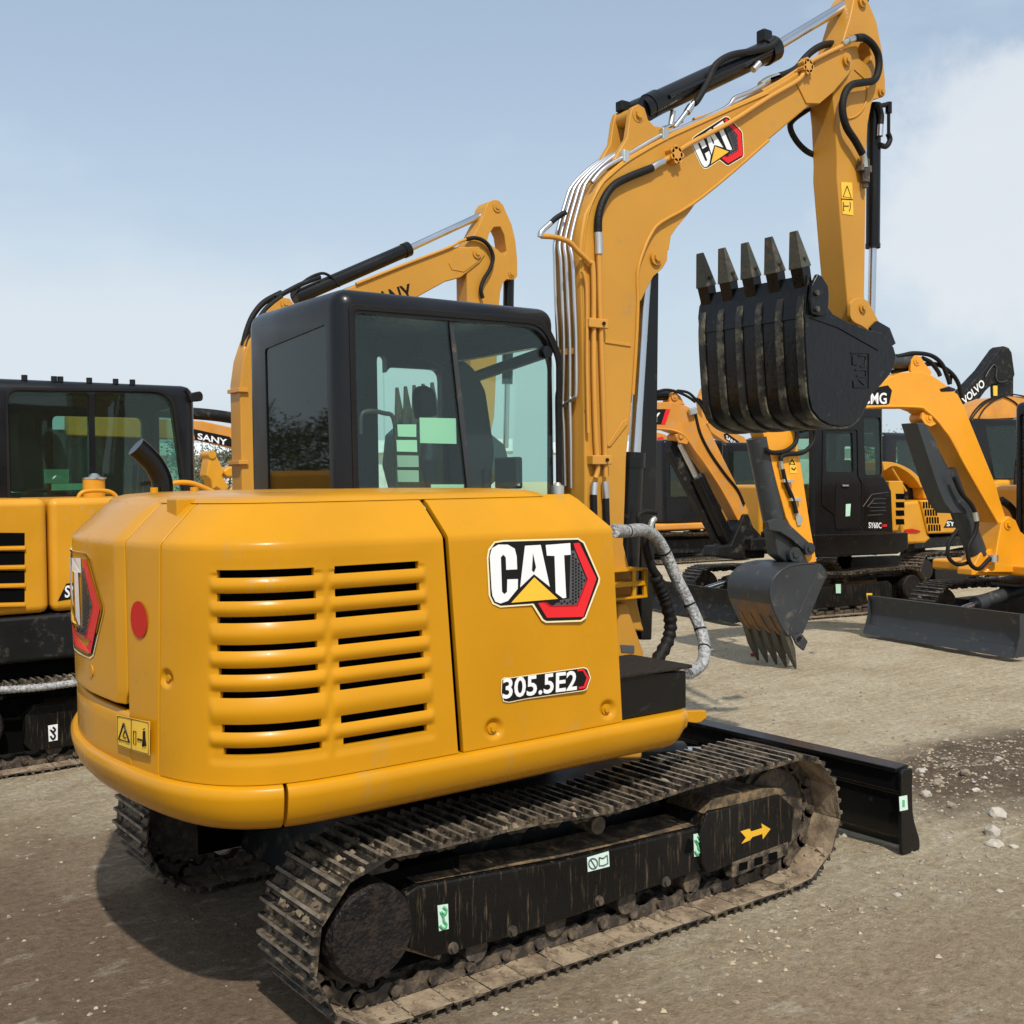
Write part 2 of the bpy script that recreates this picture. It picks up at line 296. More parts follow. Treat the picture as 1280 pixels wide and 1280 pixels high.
def catlogo(parent, f, nrm, label=None):
    "f maps design point -> 3D, nrm(design point) -> outward unit; every layer is a thin sheet of its own"
    lay = [('edge','cream',1.5),('base','dblack',2.2),('net','dgrey',2.8),('red','dred',3.2),('red2','dred2',3.8),('C','white',3.2),('A','white',3.2),('Ah','dblack',3.8),('T','white',3.2),('tri','dyel',3.2)]
    root = None
    for k, mt, h in lay:
        P = LG[k]; D2 = []
        for i in range(len(P)):
            a = P[i]; b = P[(i+1) % len(P)]; n = max(1, int(math.hypot(a[0]-b[0], a[1]-b[1])/60))
            D2 += [(a[0]+(b[0]-a[0])*t/n, a[1]+(b[1]-a[1])*t/n) for t in range(n)]
        V = [np.array(f(*q))+np.array(nrm(*q))*h*.001 for q in D2]
        tr = tessellate_polygon([[Vector((q[0], q[1], 0)) for q in D2]])
        mb = MB().add(V, [tuple(t) for t in tr])
        o = part(root or parent, 'emblem' if not root else 'emblem_shape', mb, mt, label=label if not root else None)
        root = root or o
    mb = MB()
    for i in range(13):
        for j in range(24):
            cx = 590+i*19; cy = 165+j*22*.73*1.35+(i % 2)*11
            ins = (cx < 735+(cy-150)*77/195-8 if cy < 345 else cx < 812-(cy-345)*60/167-8) and cx > 712 and 160 < cy < 500 or (cy > 488 and 610 < cx < 740 and cy < 510)
            if ins:
                H = [(cx+8*math.cos(t*math.pi/3), cy+9*math.sin(t*math.pi/3)) for t in range(6)]
                mb.add([np.array(f(*q))+np.array(nrm(*q))*.0034 for q in H], [tuple(range(6))])
    part(root, 'emblem_mesh_print', mb, 'dblack')
    return root
# ------------------------------------------------------------------ tracks
def shoe_mesh(w, pitch, name='track_shoe', bars=3, h=.019):
    "plate lies in local xy (x along the belt), grousers point to +z"
    mb = MB(); p = pitch*.5
    mb.prism([(-p*1.0, 0), (p*.95, 0), (p*.95, .008), (-p*1.0, .008)], 'y', -w/2, w/2)
    for k in range(bars):
        x = (-.36+.36*k)*pitch*(1.0 if bars == 3 else .9)
        mb.prism([(x-.010, .008), (x+.010, .008), (x+.006, .008+h), (x-.006, .008+h)], 'y', -w/2, w/2)
    for sx in (-1, 1):
        for sy in (-.12, .12):
            mb.cyl((sx*pitch*.18, sy, -.001), (sx*pitch*.18, sy, .016), .011, 6)
    me = mb.mesh(name, M['shoe'])
    me.materials.append(M['shoebar']); me.materials.append(M['shoein'])
    for pl in me.polygons:
        if pl.center.z > .008+h*.9: pl.material_index = 1
        elif pl.center.z < .001 and abs(pl.normal.z) > .9: pl.material_index = 2
    return me
def belt(xr, xf, zc, r, pitch, sag=.02, bot=None):
    "positions and angles of the shoes round the belt: list of (x, z, angle)"
    pts = []; n = 24
    for i in range(n+1):
        a = math.pi/2+math.pi*i/n; pts.append((xr+r*math.cos(a), zc+r*math.sin(a)))
    for i in range(n+1):
        a = -math.pi/2+math.pi*i/n; pts.append((xf+r*math.cos(a), zc+r*math.sin(a)))
    for i in range(1, 20):
        t = i/20; pts.append((xf+(xr-xf)*t, zc+r-sag*math.sin(t*math.pi)*(1+.6*math.cos(t*4*math.pi))))
    pts = np.array(pts+[pts[0]]); seg = np.linalg.norm(np.diff(pts, axis=0), axis=1); cum = np.concatenate([[0], np.cumsum(seg)])
    N_ = round(cum[-1]/pitch); st = cum[-1]/N_; o = []
    at = lambda s: np.array([np.interp(s % cum[-1], cum, pts[:, 0]), np.interp(s % cum[-1], cum, pts[:, 1])])
    for i in range(N_):
        a = at(i*st); b = at((i+1)*st); m_ = (a+b)/2; o.append((m_[0], m_[1], math.atan2(b[1]-a[1], b[0]-a[0])))
    return o, st
def track(root, yc, w, xr, xf, zc, r, pitch=.155, detail=2, name='track', sag=.02, bars=3):
    B, st = belt(xr, xf, zc, r, pitch, sag)
    ch = MB()
    for (x, z, a) in B:      # links of the chain, two rows with a pin
        ca, sa = math.cos(a), math.sin(a); nx, nz_ = -sa, ca     # inward normal (path runs counter-clockwise seen from -y => interior on left)
        for sy in (-1, 1):
            y0 = yc+sy*.045
            if detail >= 2:
                q = []
                for (u, v) in ((-.55, .004), (.42, .004), (.6, .03), (.5, .062), (.28, .066), (.1, .045), (-.12, .045), (-.3, .066), (-.5, .06), (-.62, .03)):
                    q.append((x+ca*u*st+nx*v, z+sa*u*st+nz_*v))
                ch.prism(q, 'y', y0-.012, y0+.012)
            else:
                q = [(x+ca*u*st+nx*v, z+sa*u*st+nz_*v) for u, v in ((-.45, .004), (.45, .004), (.45, .05), (-.45, .05))]; ch.prism(q, 'y', y0-.02, y0+.02)
        if detail >= 2:
            c = (x+ca*.5*st+nx*.038, z+sa*.5*st+nz_*.038); ch.cyl((c[0], yc-.075, c[1]), (c[0], yc+.075, c[1]), .02, 10)
    t = part(root, name, ch, 'chain')
    if detail >= 2:
        sm_ = MB(); rn = random.Random(int(yc*100)+5)
        for _ in range(900):
            (x, z, a) = B[rn.randrange(len(B))]; ca, sa = math.cos(a), math.sin(a)
            k = rn.choice((-.18, .18, .47, -.47))+rn.gauss(0, .05); y = yc+max(-w/2+.02, min(w/2-.02, rn.gauss(-.02, .11))); h_ = .008; s_ = abs(rn.gauss(0, .005))+.003
            if z < .1: h_ = -.002-.0
            c = np.array((x+ca*k*st+sa*h_, y, z+sa*k*st-ca*h_)); e1 = np.array((ca, 0, sa)); e2 = np.array((0, 1, 0)); e3 = np.array((sa, 0, -ca))*(1 if z >= .1 else -1)
            P_ = [(-1, -1.3, 0), (1, -1.1, 0), (1, 1.3, 0), (-1, 1.2, 0), (-.5, -.5, 1), (.5, -.4, .8), (.4, .5, 1), (-.4, .6, .8)]
            sm_.add([c+s_*(p[0]*e1*rn.uniform(.7, 1.2)+p[1]*e2*rn.uniform(.7, 1.5)+p[2]*e3*rn.uniform(.5, 1.3)) for p in P_], [(4, 5, 6, 7), (0, 1, 5, 4), (1, 2, 6, 5), (2, 3, 7, 6), (3, 0, 4, 7)])
        part(t, 'caked_soil', sm_, 'soil', kind='stuff')
    me = shoe_mesh(w, st, bars=bars)
    for (x, z, a) in B:
        o = D.objects.new('track_shoe', me); COL.objects.link(o); o.parent = t
        ca, sa = math.cos(a), math.sin(a)
        jx = random.uniform(-.002, .002); jy = random.uniform(-.004, .004)
        o.matrix_local = Matrix(((ca, 0, sa, x+jx), (0, -1, 0, yc+jy), (sa, 0, -ca, z), (0, 0, 0, 1)))
        # columns: x along belt, z outward = -(inward)
    return t
# ------------------------------------------------------------------ ground
def hgt(x, y):
    h = .012*noise.noise(Vector((x*1.1, y*1.1, 0)))+.007*noise.noise(Vector((x*4, y*4, 3)))+.006*noise.noise(Vector((x*9+y*2, y*11, 7)))
    d = math.hypot((x-3.3)/1.3, (y+.35)/.75)
    if d < 1: h += (1-d)**.8*(.05+.05*noise.noise(Vector((x*3, y*3, 1)))+.03*noise.noise(Vector((x*9, y*9, 1))))
    if abs(x) < 1.5 and abs(y) < 1.3: h = min(h, .0)*.5-.004
    return h*min(1, 30/(abs(x)+abs(y)+1))
def axis_lines(lo, hi, c, fine, big):
    a = [c]; st = fine
    while a[-1] < hi: a.append(a[-1]+st); st = fine if a[-1]-c < 4 else min(st*1.12, big)
    b = [c]; st = fine
    while b[-1] > lo: b.append(b[-1]-st); st = fine if c-b[-1] < 4 else min(st*1.12, big)
    return sorted(set(b[1:]+a))
xs = axis_lines(-600, 900, .5, .045, 60); ys = axis_lines(-600, 900, -.5, .045, 60)
V = [(x, y, hgt(x, y)) for y in ys for x in xs]; nx_ = len(xs)
F = [(j*nx_+i, j*nx_+i+1, (j+1)*nx_+i+1, (j+1)*nx_+i) for j in range(len(ys)-1) for i in range(nx_-1)]
me = D.meshes.new('ground'); me.from_pydata(V, [], F); me.polygons.foreach_set('use_smooth', [True]*len(F))
gm = D.materials.new('compacted_sandy_ground'); gm.use_nodes = True; t = gm.node_tree; n = t.nodes; l = t.links; b = n['Principled BSDF']
tc = n.new('ShaderNodeTexCoord')
def NZ(scale, det=6, ro=.6, stretch=None, rot=0):
    q = n.new('ShaderNodeTexNoise'); q.inputs['Scale'].default_value = scale; q.inputs['Detail'].default_value = det; q.inputs['Roughness'].default_value = ro
    if stretch:
        mq = n.new('ShaderNodeMapping'); mq.inputs['Scale'].default_value = stretch; mq.inputs['Rotation'].default_value = (0, 0, rot); l.new(tc.outputs['Object'], mq.inputs['Vector']); l.new(mq.outputs[0], q.inputs['Vector'])
    else: l.new(tc.outputs['Object'], q.inputs['Vector'])
    return q
def RP(src, stops):
    q = n.new('ShaderNodeValToRGB'); e = q.color_ramp.elements
    e[0].position, e[0].color = stops[0][0], (*stops[0][1], 1); e[1].position, e[1].color = stops[-1][0], (*stops[-1][1], 1)
    for p_, c_ in stops[1:-1]:
        z_ = e.new(p_); z_.color = (*c_, 1)
    l.new(src, q.inputs['Fac']); return q.outputs['Color']
def MXc(fac, A, B, mode='MIX'):
    q = n.new('ShaderNodeMix'); q.data_type = 'RGBA'; q.blend_type = mode
    for k_, v_ in (('Factor', fac), ('A', A), ('B', B)):
        if isinstance(v_, (int, float)): q.inputs[k_].default_value = v_
        elif isinstance(v_, tuple): q.inputs[k_].default_value = (*v_, 1)
        else: l.new(v_, q.inputs[k_])
    return q.outputs['Result']
base = RP(NZ(1.3, 8, .65).outputs['Fac'], [(.3, (.56, .435, .275)), (.5, (.70, .575, .385)), (.7, (.80, .69, .49))])
fine = RP(NZ(24, 10, .82).outputs['Fac'], [(.30, (.42, .39, .36)), (.44, (.86, .84, .82)), (.55, (1.08, 1.08, 1.07)), (.68, (1.45, 1.45, 1.42))])
c = MXc(1., base, fine, 'MULTIPLY')
streak = RP(NZ(2.2, 6, .6, (1.0, 7, 1), .35).outputs['Fac'], [(.46, (0, 0, 0)), (.60, (.6, .6, .6))])
c = MXc(streak, c, MXc(1., (.80, .70, .52), fine, 'MULTIPLY'))
dk = RP(NZ(5.5, 9, .75).outputs['Fac'], [(.52, (0, 0, 0)), (.66, (.6, .6, .6))]); c = MXc(dk, c, MXc(1., (.50, .375, .235), fine, 'MULTIPLY'))
# brown earth near the machine's rear, a rubble patch right of the blade
sep = n.new('ShaderNodeSeparateXYZ'); l.new(tc.outputs['Object'], sep.inputs[0])
def blob(cx, cy, sx, sy, edge):
    mq = n.new('ShaderNodeMapping'); mq.inputs['Location'].default_value = (-cx/sx, -cy/sy, 0); mq.inputs['Scale'].default_value = (1/sx, 1/sy, 0); l.new(tc.outputs['Object'], mq.inputs['Vector'])
    ln = n.new('ShaderNodeVectorMath'); ln.operation = 'LENGTH'; l.new(mq.outputs[0], ln.inputs[0])
    nn = NZ(1.7, 7, .65); ad = n.new('ShaderNodeMath'); ad.operation = 'MULTIPLY_ADD'; l.new(nn.outputs['Fac'], ad.inputs[0]); ad.inputs[1].default_value = edge; l.new(ln.outputs['Value'], ad.inputs[2])
    return RP(ad.outputs[0], [(.45+edge*.5, (1, 1, 1)), (.85+edge*.5, (0, 0, 0))]) if False else ad.outputs[0]
def mask(v, a, b_):
    q = n.new('ShaderNodeMapRange'); q.inputs['From Min'].default_value = a; q.inputs['From Max'].default_value = b_; q.inputs['To Min'].default_value = 1; q.inputs['To Max'].default_value = 0; l.new(v, q.inputs['Value']); return q.outputs[0]
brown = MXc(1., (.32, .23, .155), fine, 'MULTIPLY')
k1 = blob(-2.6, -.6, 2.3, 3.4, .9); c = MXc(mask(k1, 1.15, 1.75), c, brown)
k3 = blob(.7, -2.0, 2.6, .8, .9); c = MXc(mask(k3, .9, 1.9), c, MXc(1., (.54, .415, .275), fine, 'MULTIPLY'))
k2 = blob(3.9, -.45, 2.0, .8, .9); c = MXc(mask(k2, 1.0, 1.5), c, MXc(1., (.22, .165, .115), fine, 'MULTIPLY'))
vor = n.new('ShaderNodeTexVoronoi'); vor.inputs['Scale'].default_value = 26; l.new(tc.outputs['Object'], vor.inputs['Vector'])
spk = RP(vor.outputs['Distance'], [(.06, (1, 1, 1)), (.13, (0, 0, 0))])
spm = RP(NZ(3, 4).outputs['Fac'], [(.55, (0, 0, 0)), (.7, (.45, .45, .45))])
c = MXc(MXc(1., spk, spm, 'MULTIPLY'), c, (.6, .56, .48))
pch = RP(NZ(3.1, 9, .7, (1, 2.2, 1), .35).outputs['Fac'], [(.56, (0, 0, 0)), (.68, (.7, .7, .7))]); c = MXc(pch, c, MXc(1., (.80, .71, .55), fine, 'MULTIPLY'))
l.new(c, b.inputs['Base Color']); b.inputs['Roughness'].default_value = .95; b.inputs['Specular IOR Level'].default_value = .15
h1 = NZ(14, 9, .78); h2 = NZ(85, 6, .75); h3 = NZ(2.2, 6, .6, (1.2, 6, 1), .35); ad = n.new('ShaderNodeMath'); ad.operation = 'MULTIPLY_ADD'; l.new(h2.outputs['Fac'], ad.inputs[0]); ad.inputs[1].default_value = .6; l.new(h1.outputs['Fac'], ad.inputs[2])
ad2 = n.new('ShaderNodeMath'); ad2.operation = 'MULTIPLY_ADD'; l.new(h3.outputs['Fac'], ad2.inputs[0]); ad2.inputs[1].default_value = .3; l.new(ad.outputs[0], ad2.inputs[2])
bp = n.new('ShaderNodeBump'); bp.inputs['Strength'].default_value = 1.0; bp.inputs['Distance'].default_value = .065; l.new(ad2.outputs[0], bp.inputs['Height']); l.new(bp.outputs[0], b.inputs['Normal'])
me.materials.append(gm); link('ground', me, kind='structure')
def rock(c, sx, sy, sz, seed, sub=1):
    bm = bmesh.new(); bmesh.ops.create_icosphere(bm, subdivisions=sub, radius=1); rnd = random.Random(seed)
    for v in bm.verts:
        k = 1+.45*noise.noise(v.co*1.3+Vector((seed*3.1, 0, 0))); v.co = Vector((v.co.x*sx*k, v.co.y*sy*k, max(v.co.z, -.4)*sz*k))
    R = Matrix.Rotation(rnd.uniform(0, 6), 3, 'Z'); V = [tuple(R@v.co+Vector(c)) for v in bm.verts]; F = [tuple(v.index for v in f.verts) for f in bm.faces]; bm.free(); return V, F
W0 = Fr(0, 0, 0)
rocks = [((942, 820), .03, .022, .03, 'red brick fragment behind the teeth of the grey digging bucket', 'dred2'),
         ((1190, 1012), .03, .03, .02, 'brown clod low in the rubble left of the limestone rock', 'stone2'),
         ((1158, 1000), .032, .026, .022, 'pale clod against the border of the black blade', 'stone'),
         ((1150, 975), .03, .022, .02, 'pale clod higher up beside the black blade', 'stone'),
         ((1246, 1021), .062, .045, .034, 'flat pale limestone rock at the edge of the brown rubble right of the blade', 'stone'),
         ((1240, 1043), .045, .038, .04, 'upright pale rock just below the flat limestone rock', 'stone'),
         ((1243, 1058), .045, .035, .022, 'pale rock lowest of the small heap right of the blade', 'stone'),
         ((1267, 1060), .022, .018, .014, 'small pale rock right of the lowest heap rock', 'stone'),
         ((1249, 959), .03, .024, .02, 'single white stone lying on the dark earth patch', 'stone'),
         ((1220, 997), .024, .02, .018, 'small pale stone on the near border of the dark earth', 'stone'),
         ((1207, 981), .035, .03, .025, 'grey brown clod in the middle of the dark rubble', 'stone2'),
         ((1172, 990), .04, .03, .02, 'light clod beside the upper corner of the black blade', 'stone2'),
         ((1055, 1045), .016, .014, .012, 'tiny white stone by the front of the near track', 'stone'),
         ((1017, 817), .05, .03, .016, 'brown clod lying right of the grey digging bucket', 'stone2'),
         ((1134, 925), .026, .022, .014, 'little dark stone on the open sandy ground above the blade', 'stone2')]
for i, (q, sx, sy, sz, lb, mt) in enumerate(rocks):
    c0 = W0.U(*q, 'z', 0); V, F = rock((0, 0, 0), sx, sy, sz, i, 2); mb = MB().add(V, F)
    o = part(None, 'rock', mb, mt, label=lb); o['category'] = 'rock'; o.location = (c0[0], c0[1], hgt(c0[0], c0[1])+sz*.2)
mb = MB(); mb2 = MB(); mb3 = MB(); rnd = random.Random(3)
for i in range(5200):
    u = rnd.random()
    if u < .36: x, y = rnd.gauss(3.2, .8), rnd.gauss(-.4, .35)
    elif u < .45: x, y = rnd.uniform(-2.5, 2), rnd.gauss(-1.25, .12)
    else: x, y = rnd.uniform(-3.2, 6), rnd.uniform(-3, 5)
    s_ = abs(rnd.gauss(0, .0048))+.002
    if abs(x) < 1.4 and .55 < abs(y) < 1.02: continue
    k = rnd.uniform(.5, .9); z = hgt(x, y)+s_*.2; a = rnd.uniform(0, 6); ca, sa = math.cos(a), math.sin(a)
    pts = [(-1, -.7, 0), (1, -.8, 0), (.9, .8, 0), (-.8, .9, 0), (-.5, -.4, 1), (.6, -.3, .8), (.3, .5, 1)]
    Vv = [(x+s_*(p[0]*ca-p[1]*sa)*rnd.uniform(.7, 1.3), y+s_*(p[0]*sa+p[1]*ca)*rnd.uniform(.7, 1.3), z+s_*k*p[2]) for p in pts]
    (mb2 if i % 12 == 0 else mb3 if i % 2 else mb).add(Vv, [(0, 1, 5, 4), (1, 2, 6, 5), (2, 3, 6), (3, 0, 4, 6), (4, 5, 6)])
o = part(None, 'gravel', mb2, 'stone', kind='stuff', label='pale loose gravel scattered over the sandy yard'); o['category'] = 'gravel'
o = part(None, 'grit', mb3, 'stone2', kind='stuff', label='dark brown crumbs of earth scattered over the yard'); o['category'] = 'grit'
o = part(None, 'grit', mb, 'gritm', kind='stuff', label='brown loose grit scattered over the sandy yard'); o['category'] = 'grit'
# ================================================================== MAIN EXCAVATOR
A = Fr(0, 0, 0)
X = thing('tracked_excavator', 'large ochre yellow mini excavator filling the foreground, black cab, 305.5E2 on its side door', 'excavator', A)
# ---- undercarriage
XR, XF, ZC, RR = -1.0, 1.03, .30, .27
def undercarriage(root, yoff=0, main=True):
    for sg in (-1, 1):
        y0 = sg*.79
        track(root, y0, .40, XR, XF, ZC, RR, detail=2 if (sg < 0 or main) else 1)
        fr_ = MB()
        if sg < 0 and main:
            f_y = -.90; lo = A.xz([(541, 1197), (640, 1171), (705, 1150), (800, 1115), (884, 1085), (888, 1000), (878, 1033), (700, 1075), (522, 1107), (505, 1118), (509, 1185)], f_y)
            prof = [lo[0], lo[1], lo[2], lo[3], (lo[4][0], lo[4][1]), (lo[6][0]+.02, lo[6][1]), lo[7], lo[8], lo[9], lo[10]]
        else: prof = [(-.72, .13), (.66, .13), (.72, .38), (-.70, .42), (-.76, .36), (-.76, .17)]
        ya, yb = (y0-.115, y0+.1)
        fr_.prism(prof, 'y', ya, yb)
        tf = part(root, 'track_frame', fr_, 'frame', .012)
        dt = MB(); zt = prof[7][1] if (sg < 0 and main) else .41
        if sg < 0 and main:
            q = [prof[5], prof[6], prof[7]]; V = []
            for p_ in q: V += [(p_[0], ya+.02, p_[1]+.004), (p_[0], yb-.02, p_[1]+.012)]
            dt.add(V, [(0, 2, 3, 1), (2, 4, 5, 3)])
            part(tf, 'dirt_layer', dt, 'dusttop')
        part(root, 'shade_filler', MB().box(-.98, -.62, y0-.03, y0+.03, .12, .46), 'inside')  # no real part: black box added to darken the gap behind the sprocket
        # sprocket with motor cover
        sp = MB(); teeth = []
        for i in range(21*4):
            a = 2*math.pi*i/84; rr = .225 if (i % 4) in (0, 1) else .195; teeth.append((XR+rr*math.cos(a), ZC+rr*math.sin(a)))
        sp.prism(teeth, 'y', y0-.022, y0+.022); part(root, 'sprocket', sp, 'chain', .003)
        hub = MB(); yo = y0+sg*.15; zc = .325
        hub.cyl((XR-.05, y0, zc), (XR-.05, yo, zc), .16, 40); hub.cyl((XR-.05, yo, zc), (XR-.05, yo+sg*.022, zc), .16, 40, .145)
        part(root, 'motor_cover', hub, 'tarhub', .008)
        idl = MB(); idl.cyl((XF, y0-.05, ZC), (XF, y0+.05, ZC), .2, 32); idl.cyl((XF, y0-.12, ZC), (XF, y0+.12, ZC), .06, 20); idl.cyl((XF, y0-.03, ZC), (XF, y0+.03, ZC), .225, 32)
        part(root, 'idler', idl, 'chain', .006)
        for k in range(4):
            xk = -.58+.36*k; r_ = MB(); r_.cyl((xk, y0-.075, .125), (xk, y0+.08, .125), .048, 16); part(root, 'track_roller', r_, 'chain', .006)
        r_ = MB(); r_.cyl((.0, y0-.07, .455), (.0, y0+.07, .455), .035, 14); part(root, 'carrier_roller', r_, 'chain')
        if main and sg < 0:
            yf = ya-.02
            # front cover box with the arrow
            bx = A.xz([(884, 1093), (990, 1053), (994, 1010), (975, 993), (884, 1016), (876, 1040), (878, 1080)], yf)
            part(tf, 'front_guard', MB().prism(bx, 'y', yf, y0+.1), 'frame', .008)
            bx = A.xz([(880, 1018), (884, 1014), (984, 993), (978, 986), (950, 985), (890, 998)], yf+.01)
            part(tf, 'guard_top', MB().prism(bx, 'y', yf+.01, y0+.1), 'dusttop', .006)
            ar = Z([(398, 600), (440, 587), (449, 600), (500, 584), (496, 562), (539, 588), (503, 636), (501, 611), (454, 626), (442, 641), (404, 657), (424, 630)], .265625, 820, 880)
            flat(A, tf, 'arrow_sticker', ar, 'y', yf-.002, .0016, 'dyel', 'yellow arrow sticker pointing forward')
            # recoil opening row
            for qx in (930, 949, 967):
                q = A.xz([(qx-6, 1083-(qx-949)*.33), (qx+5, 1080-(qx-949)*.33), (qx+5, 1070-(qx-949)*.33), (qx-6, 1073-(qx-949)*.33)], yf-.004)
                part(tf, 'cutout', MB().prism(q, 'y', yf-.004, yf+.01), 'inside', .003)
            q = A.xz([(915, 1098), (985, 1068), (985, 1052), (915, 1078)], yf); part(tf, 'chain_guide', MB().prism(q, 'y', yf-.002, yf+.04), 'shoe', .004)
            # hook stickers, service label
            flat(A, tf, 'hook_sticker', [(547, 1132), (560, 1130), (561, 1161), (549, 1164)], 'y', ya-.003, .002, 'mint')
            q = [A.U(a, b, 'y', ya-.005) for a, b in [(554, 1134), (558, 1138), (555, 1143), (551, 1140), (554, 1146), (555, 1152), (558, 1156), (554, 1161), (550, 1157)]]
            part(tf, 'hook_symbol', MB().tube(crv(q, 4), .005, 6), 'dgreen')
            flat(A, tf, 'hook_sticker', [(867, 1043), (877, 1041), (878, 1069), (868, 1071)], 'y', ya-.003, .002, 'mint')
            q = [A.U(a, b, 'y', ya-.005) for a, b in [(872, 1045), (875, 1049), (872, 1053), (869, 1050), (872, 1056), (873, 1061), (875, 1064), (871, 1068), (869, 1064)]]
            part(tf, 'hook_symbol', MB().tube(crv(q, 4), .005, 6), 'dgreen')
            flat(A, tf, 'service_label', [(734, 1072), (761, 1064), (762, 1083), (735, 1090)], 'y', ya-.003, .002, 'mint')
            q = [A.U(741.5+5.5*math.cos(t), 1079.5+6.5*math.sin(t), 'y', ya-.005) for t in np.linspace(0, 6.28, 17)]
            part(tf, 'label_symbol', MB().tube(q, .0022, 5), 'dgrey')
            part(tf, 'label_symbol', MB().tube([A.U(738, 1074, 'y', ya-.005), A.U(745, 1085, 'y', ya-.005)], .0022, 5), 'dgrey')
            q = [A.U(a, b, 'y', ya-.005) for a, b in [(749, 1072), (754, 1073), (759, 1069), (760, 1079), (754, 1082), (749, 1082), (749, 1072)]]
            part(tf, 'label_symbol', MB().tube(q, .0022, 5), 'dgrey')
            part(tf, 'lashing_hole', MB().tube([A.U(858, 1057, 'y', ya-.001), A.U(858, 1057, 'y', ya+.01)], .03, 20), 'inside')
            for q in ((566, 1185), (640, 1164), (748, 1126), (832, 1102)):
                c = A.U(*q, 'y', ya); part(tf, 'bolt', MB().cyl((c[0], ya-.018, c[2]), (c[0], ya+.01, c[2]), .014, 6).cyl((c[0], ya-.004, c[2]), (c[0], ya+.01, c[2]), .021, 14), 'chain', .003)
            # the mud shelf under the frame ends by the sprocket
            q = A.xz([(503, 1186), (546, 1198), (549, 1190), (508, 1168)], ya+.05); part(tf, 'scraper', MB().prism(q, 'y', ya+.03, yb), 'shoebar', .004)
undercarriage(X)
cf = MB(); cf.prism([(-.85, .16), (.75, .16), (.6, .52), (-.75, .52)], 'y', -.62, .62); cf.cyl((0, 0, .5), (0, 0, .63), .36, 40); cf.cyl((0, 0, .56), (0, 0, .70), .30, 40)
part(X, 'car_body', cf, 'blackdull', .02)
# ---- dozer blade
bl = MB(); px_ = 1.80
prof = [(1.80, .38), (1.79, .395), (1.835, .40), (1.83, .33), (1.80, .2), (1.815, .10), (1.86, .035), (1.885, .03), (1.82, .0), (1.78, .07), (1.765, .2), (1.78, .34)]
prof = [(1.83, .41), (1.77, .40), (1.76, .30), (1.785, .28), (1.765, .18), (1.775, .08), (1.83, .02), (1.85, .02), (1.795, .09), (1.785, .18), (1.805, .30)]
bl.prism(prof, 'y', -.975, .975); bd = part(X, 'dozer_blade', bl, 'black', .006)
for sg in (-1, 1):
    e = rpoly([(1.752, .405), (1.845, .405), (1.84, .30), (1.845, .17), (1.90, .05), (1.90, .0), (1.76, .0), (1.752, .1)], [.03, .02, .02, .05, .03, .02, .02, .02])
    part(bd, 'end_plate', MB().prism(e, 'y', sg*.975, sg*.993), 'black', .004)
part(bd, 'top_lip', MB().prism([(1.745, .392), (1.745, .412), (1.84, .418), (1.84, .40)], 'y', -.97, .97), 'black', .004)
flat(A, bd, 'hook_sticker', [(1124, 996), (1134, 994), (1135, 1012), (1125, 1014)], 'y', -.9955, .0015, 'mint')
flat(A, bd, 'hook_symbol', [(1128, 1000), (1131, 1000), (1131, 1009), (1128, 1009)], 'y', -.9965, .001, 'dgreen')
for sg in (-1, 1):
    q = [(.55, sg*.33, .3), (1.25, sg*.38, .28), (1.77, sg*.42, .18)]
    part(X, 'blade_arm', MB().prism([(.45, .22), (1.78, .10), (1.78, .24), (.45, .36)], 'y', sg*.36-.04, sg*.36+.04), 'blackdull', .01)
c = MB().cyl((.55, 0, .5), (1.3, 0, .38), .055, 18); part(X, 'blade_cylinder', c, 'black', .004); part(X, 'blade_rod', MB().cyl((1.3, 0, .38), (1.76, 0, .3), .028, 14), 'chrome')
# ---- house: plan curve and shells
plan_pts = [(.075, -.955), (-.3, -.965), (-.7, -.972), (-1.0, -.974), (-1.2, -.972), (-1.3, -.962), (-1.39, -.935), (-1.475, -.88), (-1.545, -.795), (-1.595, -.68), (-1.625, -.54), (-1.645, -.35), (-1.655, -.15), (-1.658, 0)]
plan_pts = plan_pts[:-1]+[(-1.653, 0), (-1.632, .2), (-1.588, .4), (-1.535, .57), (-1.465, .73), (-1.37, .86), (-1.24, .945), (-1.0, .972), (-.7, .972), (-.3, .965), (.075, .955)]
PC = np.array(crv(plan_pts, 14)); _sg = np.linalg.norm(np.diff(PC, axis=0), axis=1); PS = np.concatenate([[0], np.cumsum(_sg)]); SL = PS[-1]
TN = np.gradient(PC, axis=0); TN /= np.linalg.norm(TN, axis=1)[:, None]
def surf(s, z, off=0.):
    x = np.interp(s, PS, PC[:, 0]); y = np.interp(s, PS, PC[:, 1]); tx = np.interp(s, PS, TN[:, 0]); ty = np.interp(s, PS, TN[:, 1]); k = math.hypot(tx, ty)
    nx, ny = ty/k, -tx/k
    if nx*(x+.6)+ny*y < 0: nx, ny = -nx, -ny
    return np.array([x+nx*off, y+ny*off, z]), np.array([nx, ny, 0.])
def sinv(px, py):
    best = None; prev = None
    for s in np.linspace(0, SL*.62, 500):
        z = 1.2
        for _ in range(3):
            p0 = A.P(surf(s, z)[0]); p1 = A.P(surf(s, z+.05)[0]); z += .05*(py-p0[1])/(p1[1]-p0[1])
        x = A.P(surf(s, z)[0])[0]
        if prev and (prev[1]-px)*(x-px) <= 0: t = (prev[1]-px)/(prev[1]-x+1e-9); return prev[0]+t*(s-prev[0]), prev[2]+t*(z-prev[2])
        prev = (s, x, z)
    return s, z
ZB, ZK, ZT = .868, 1.605, 1.735
def chamf(z):
    "inward distance of the roof bevel"
    if z <= ZK: return 0
    return (z-ZK)*1.05
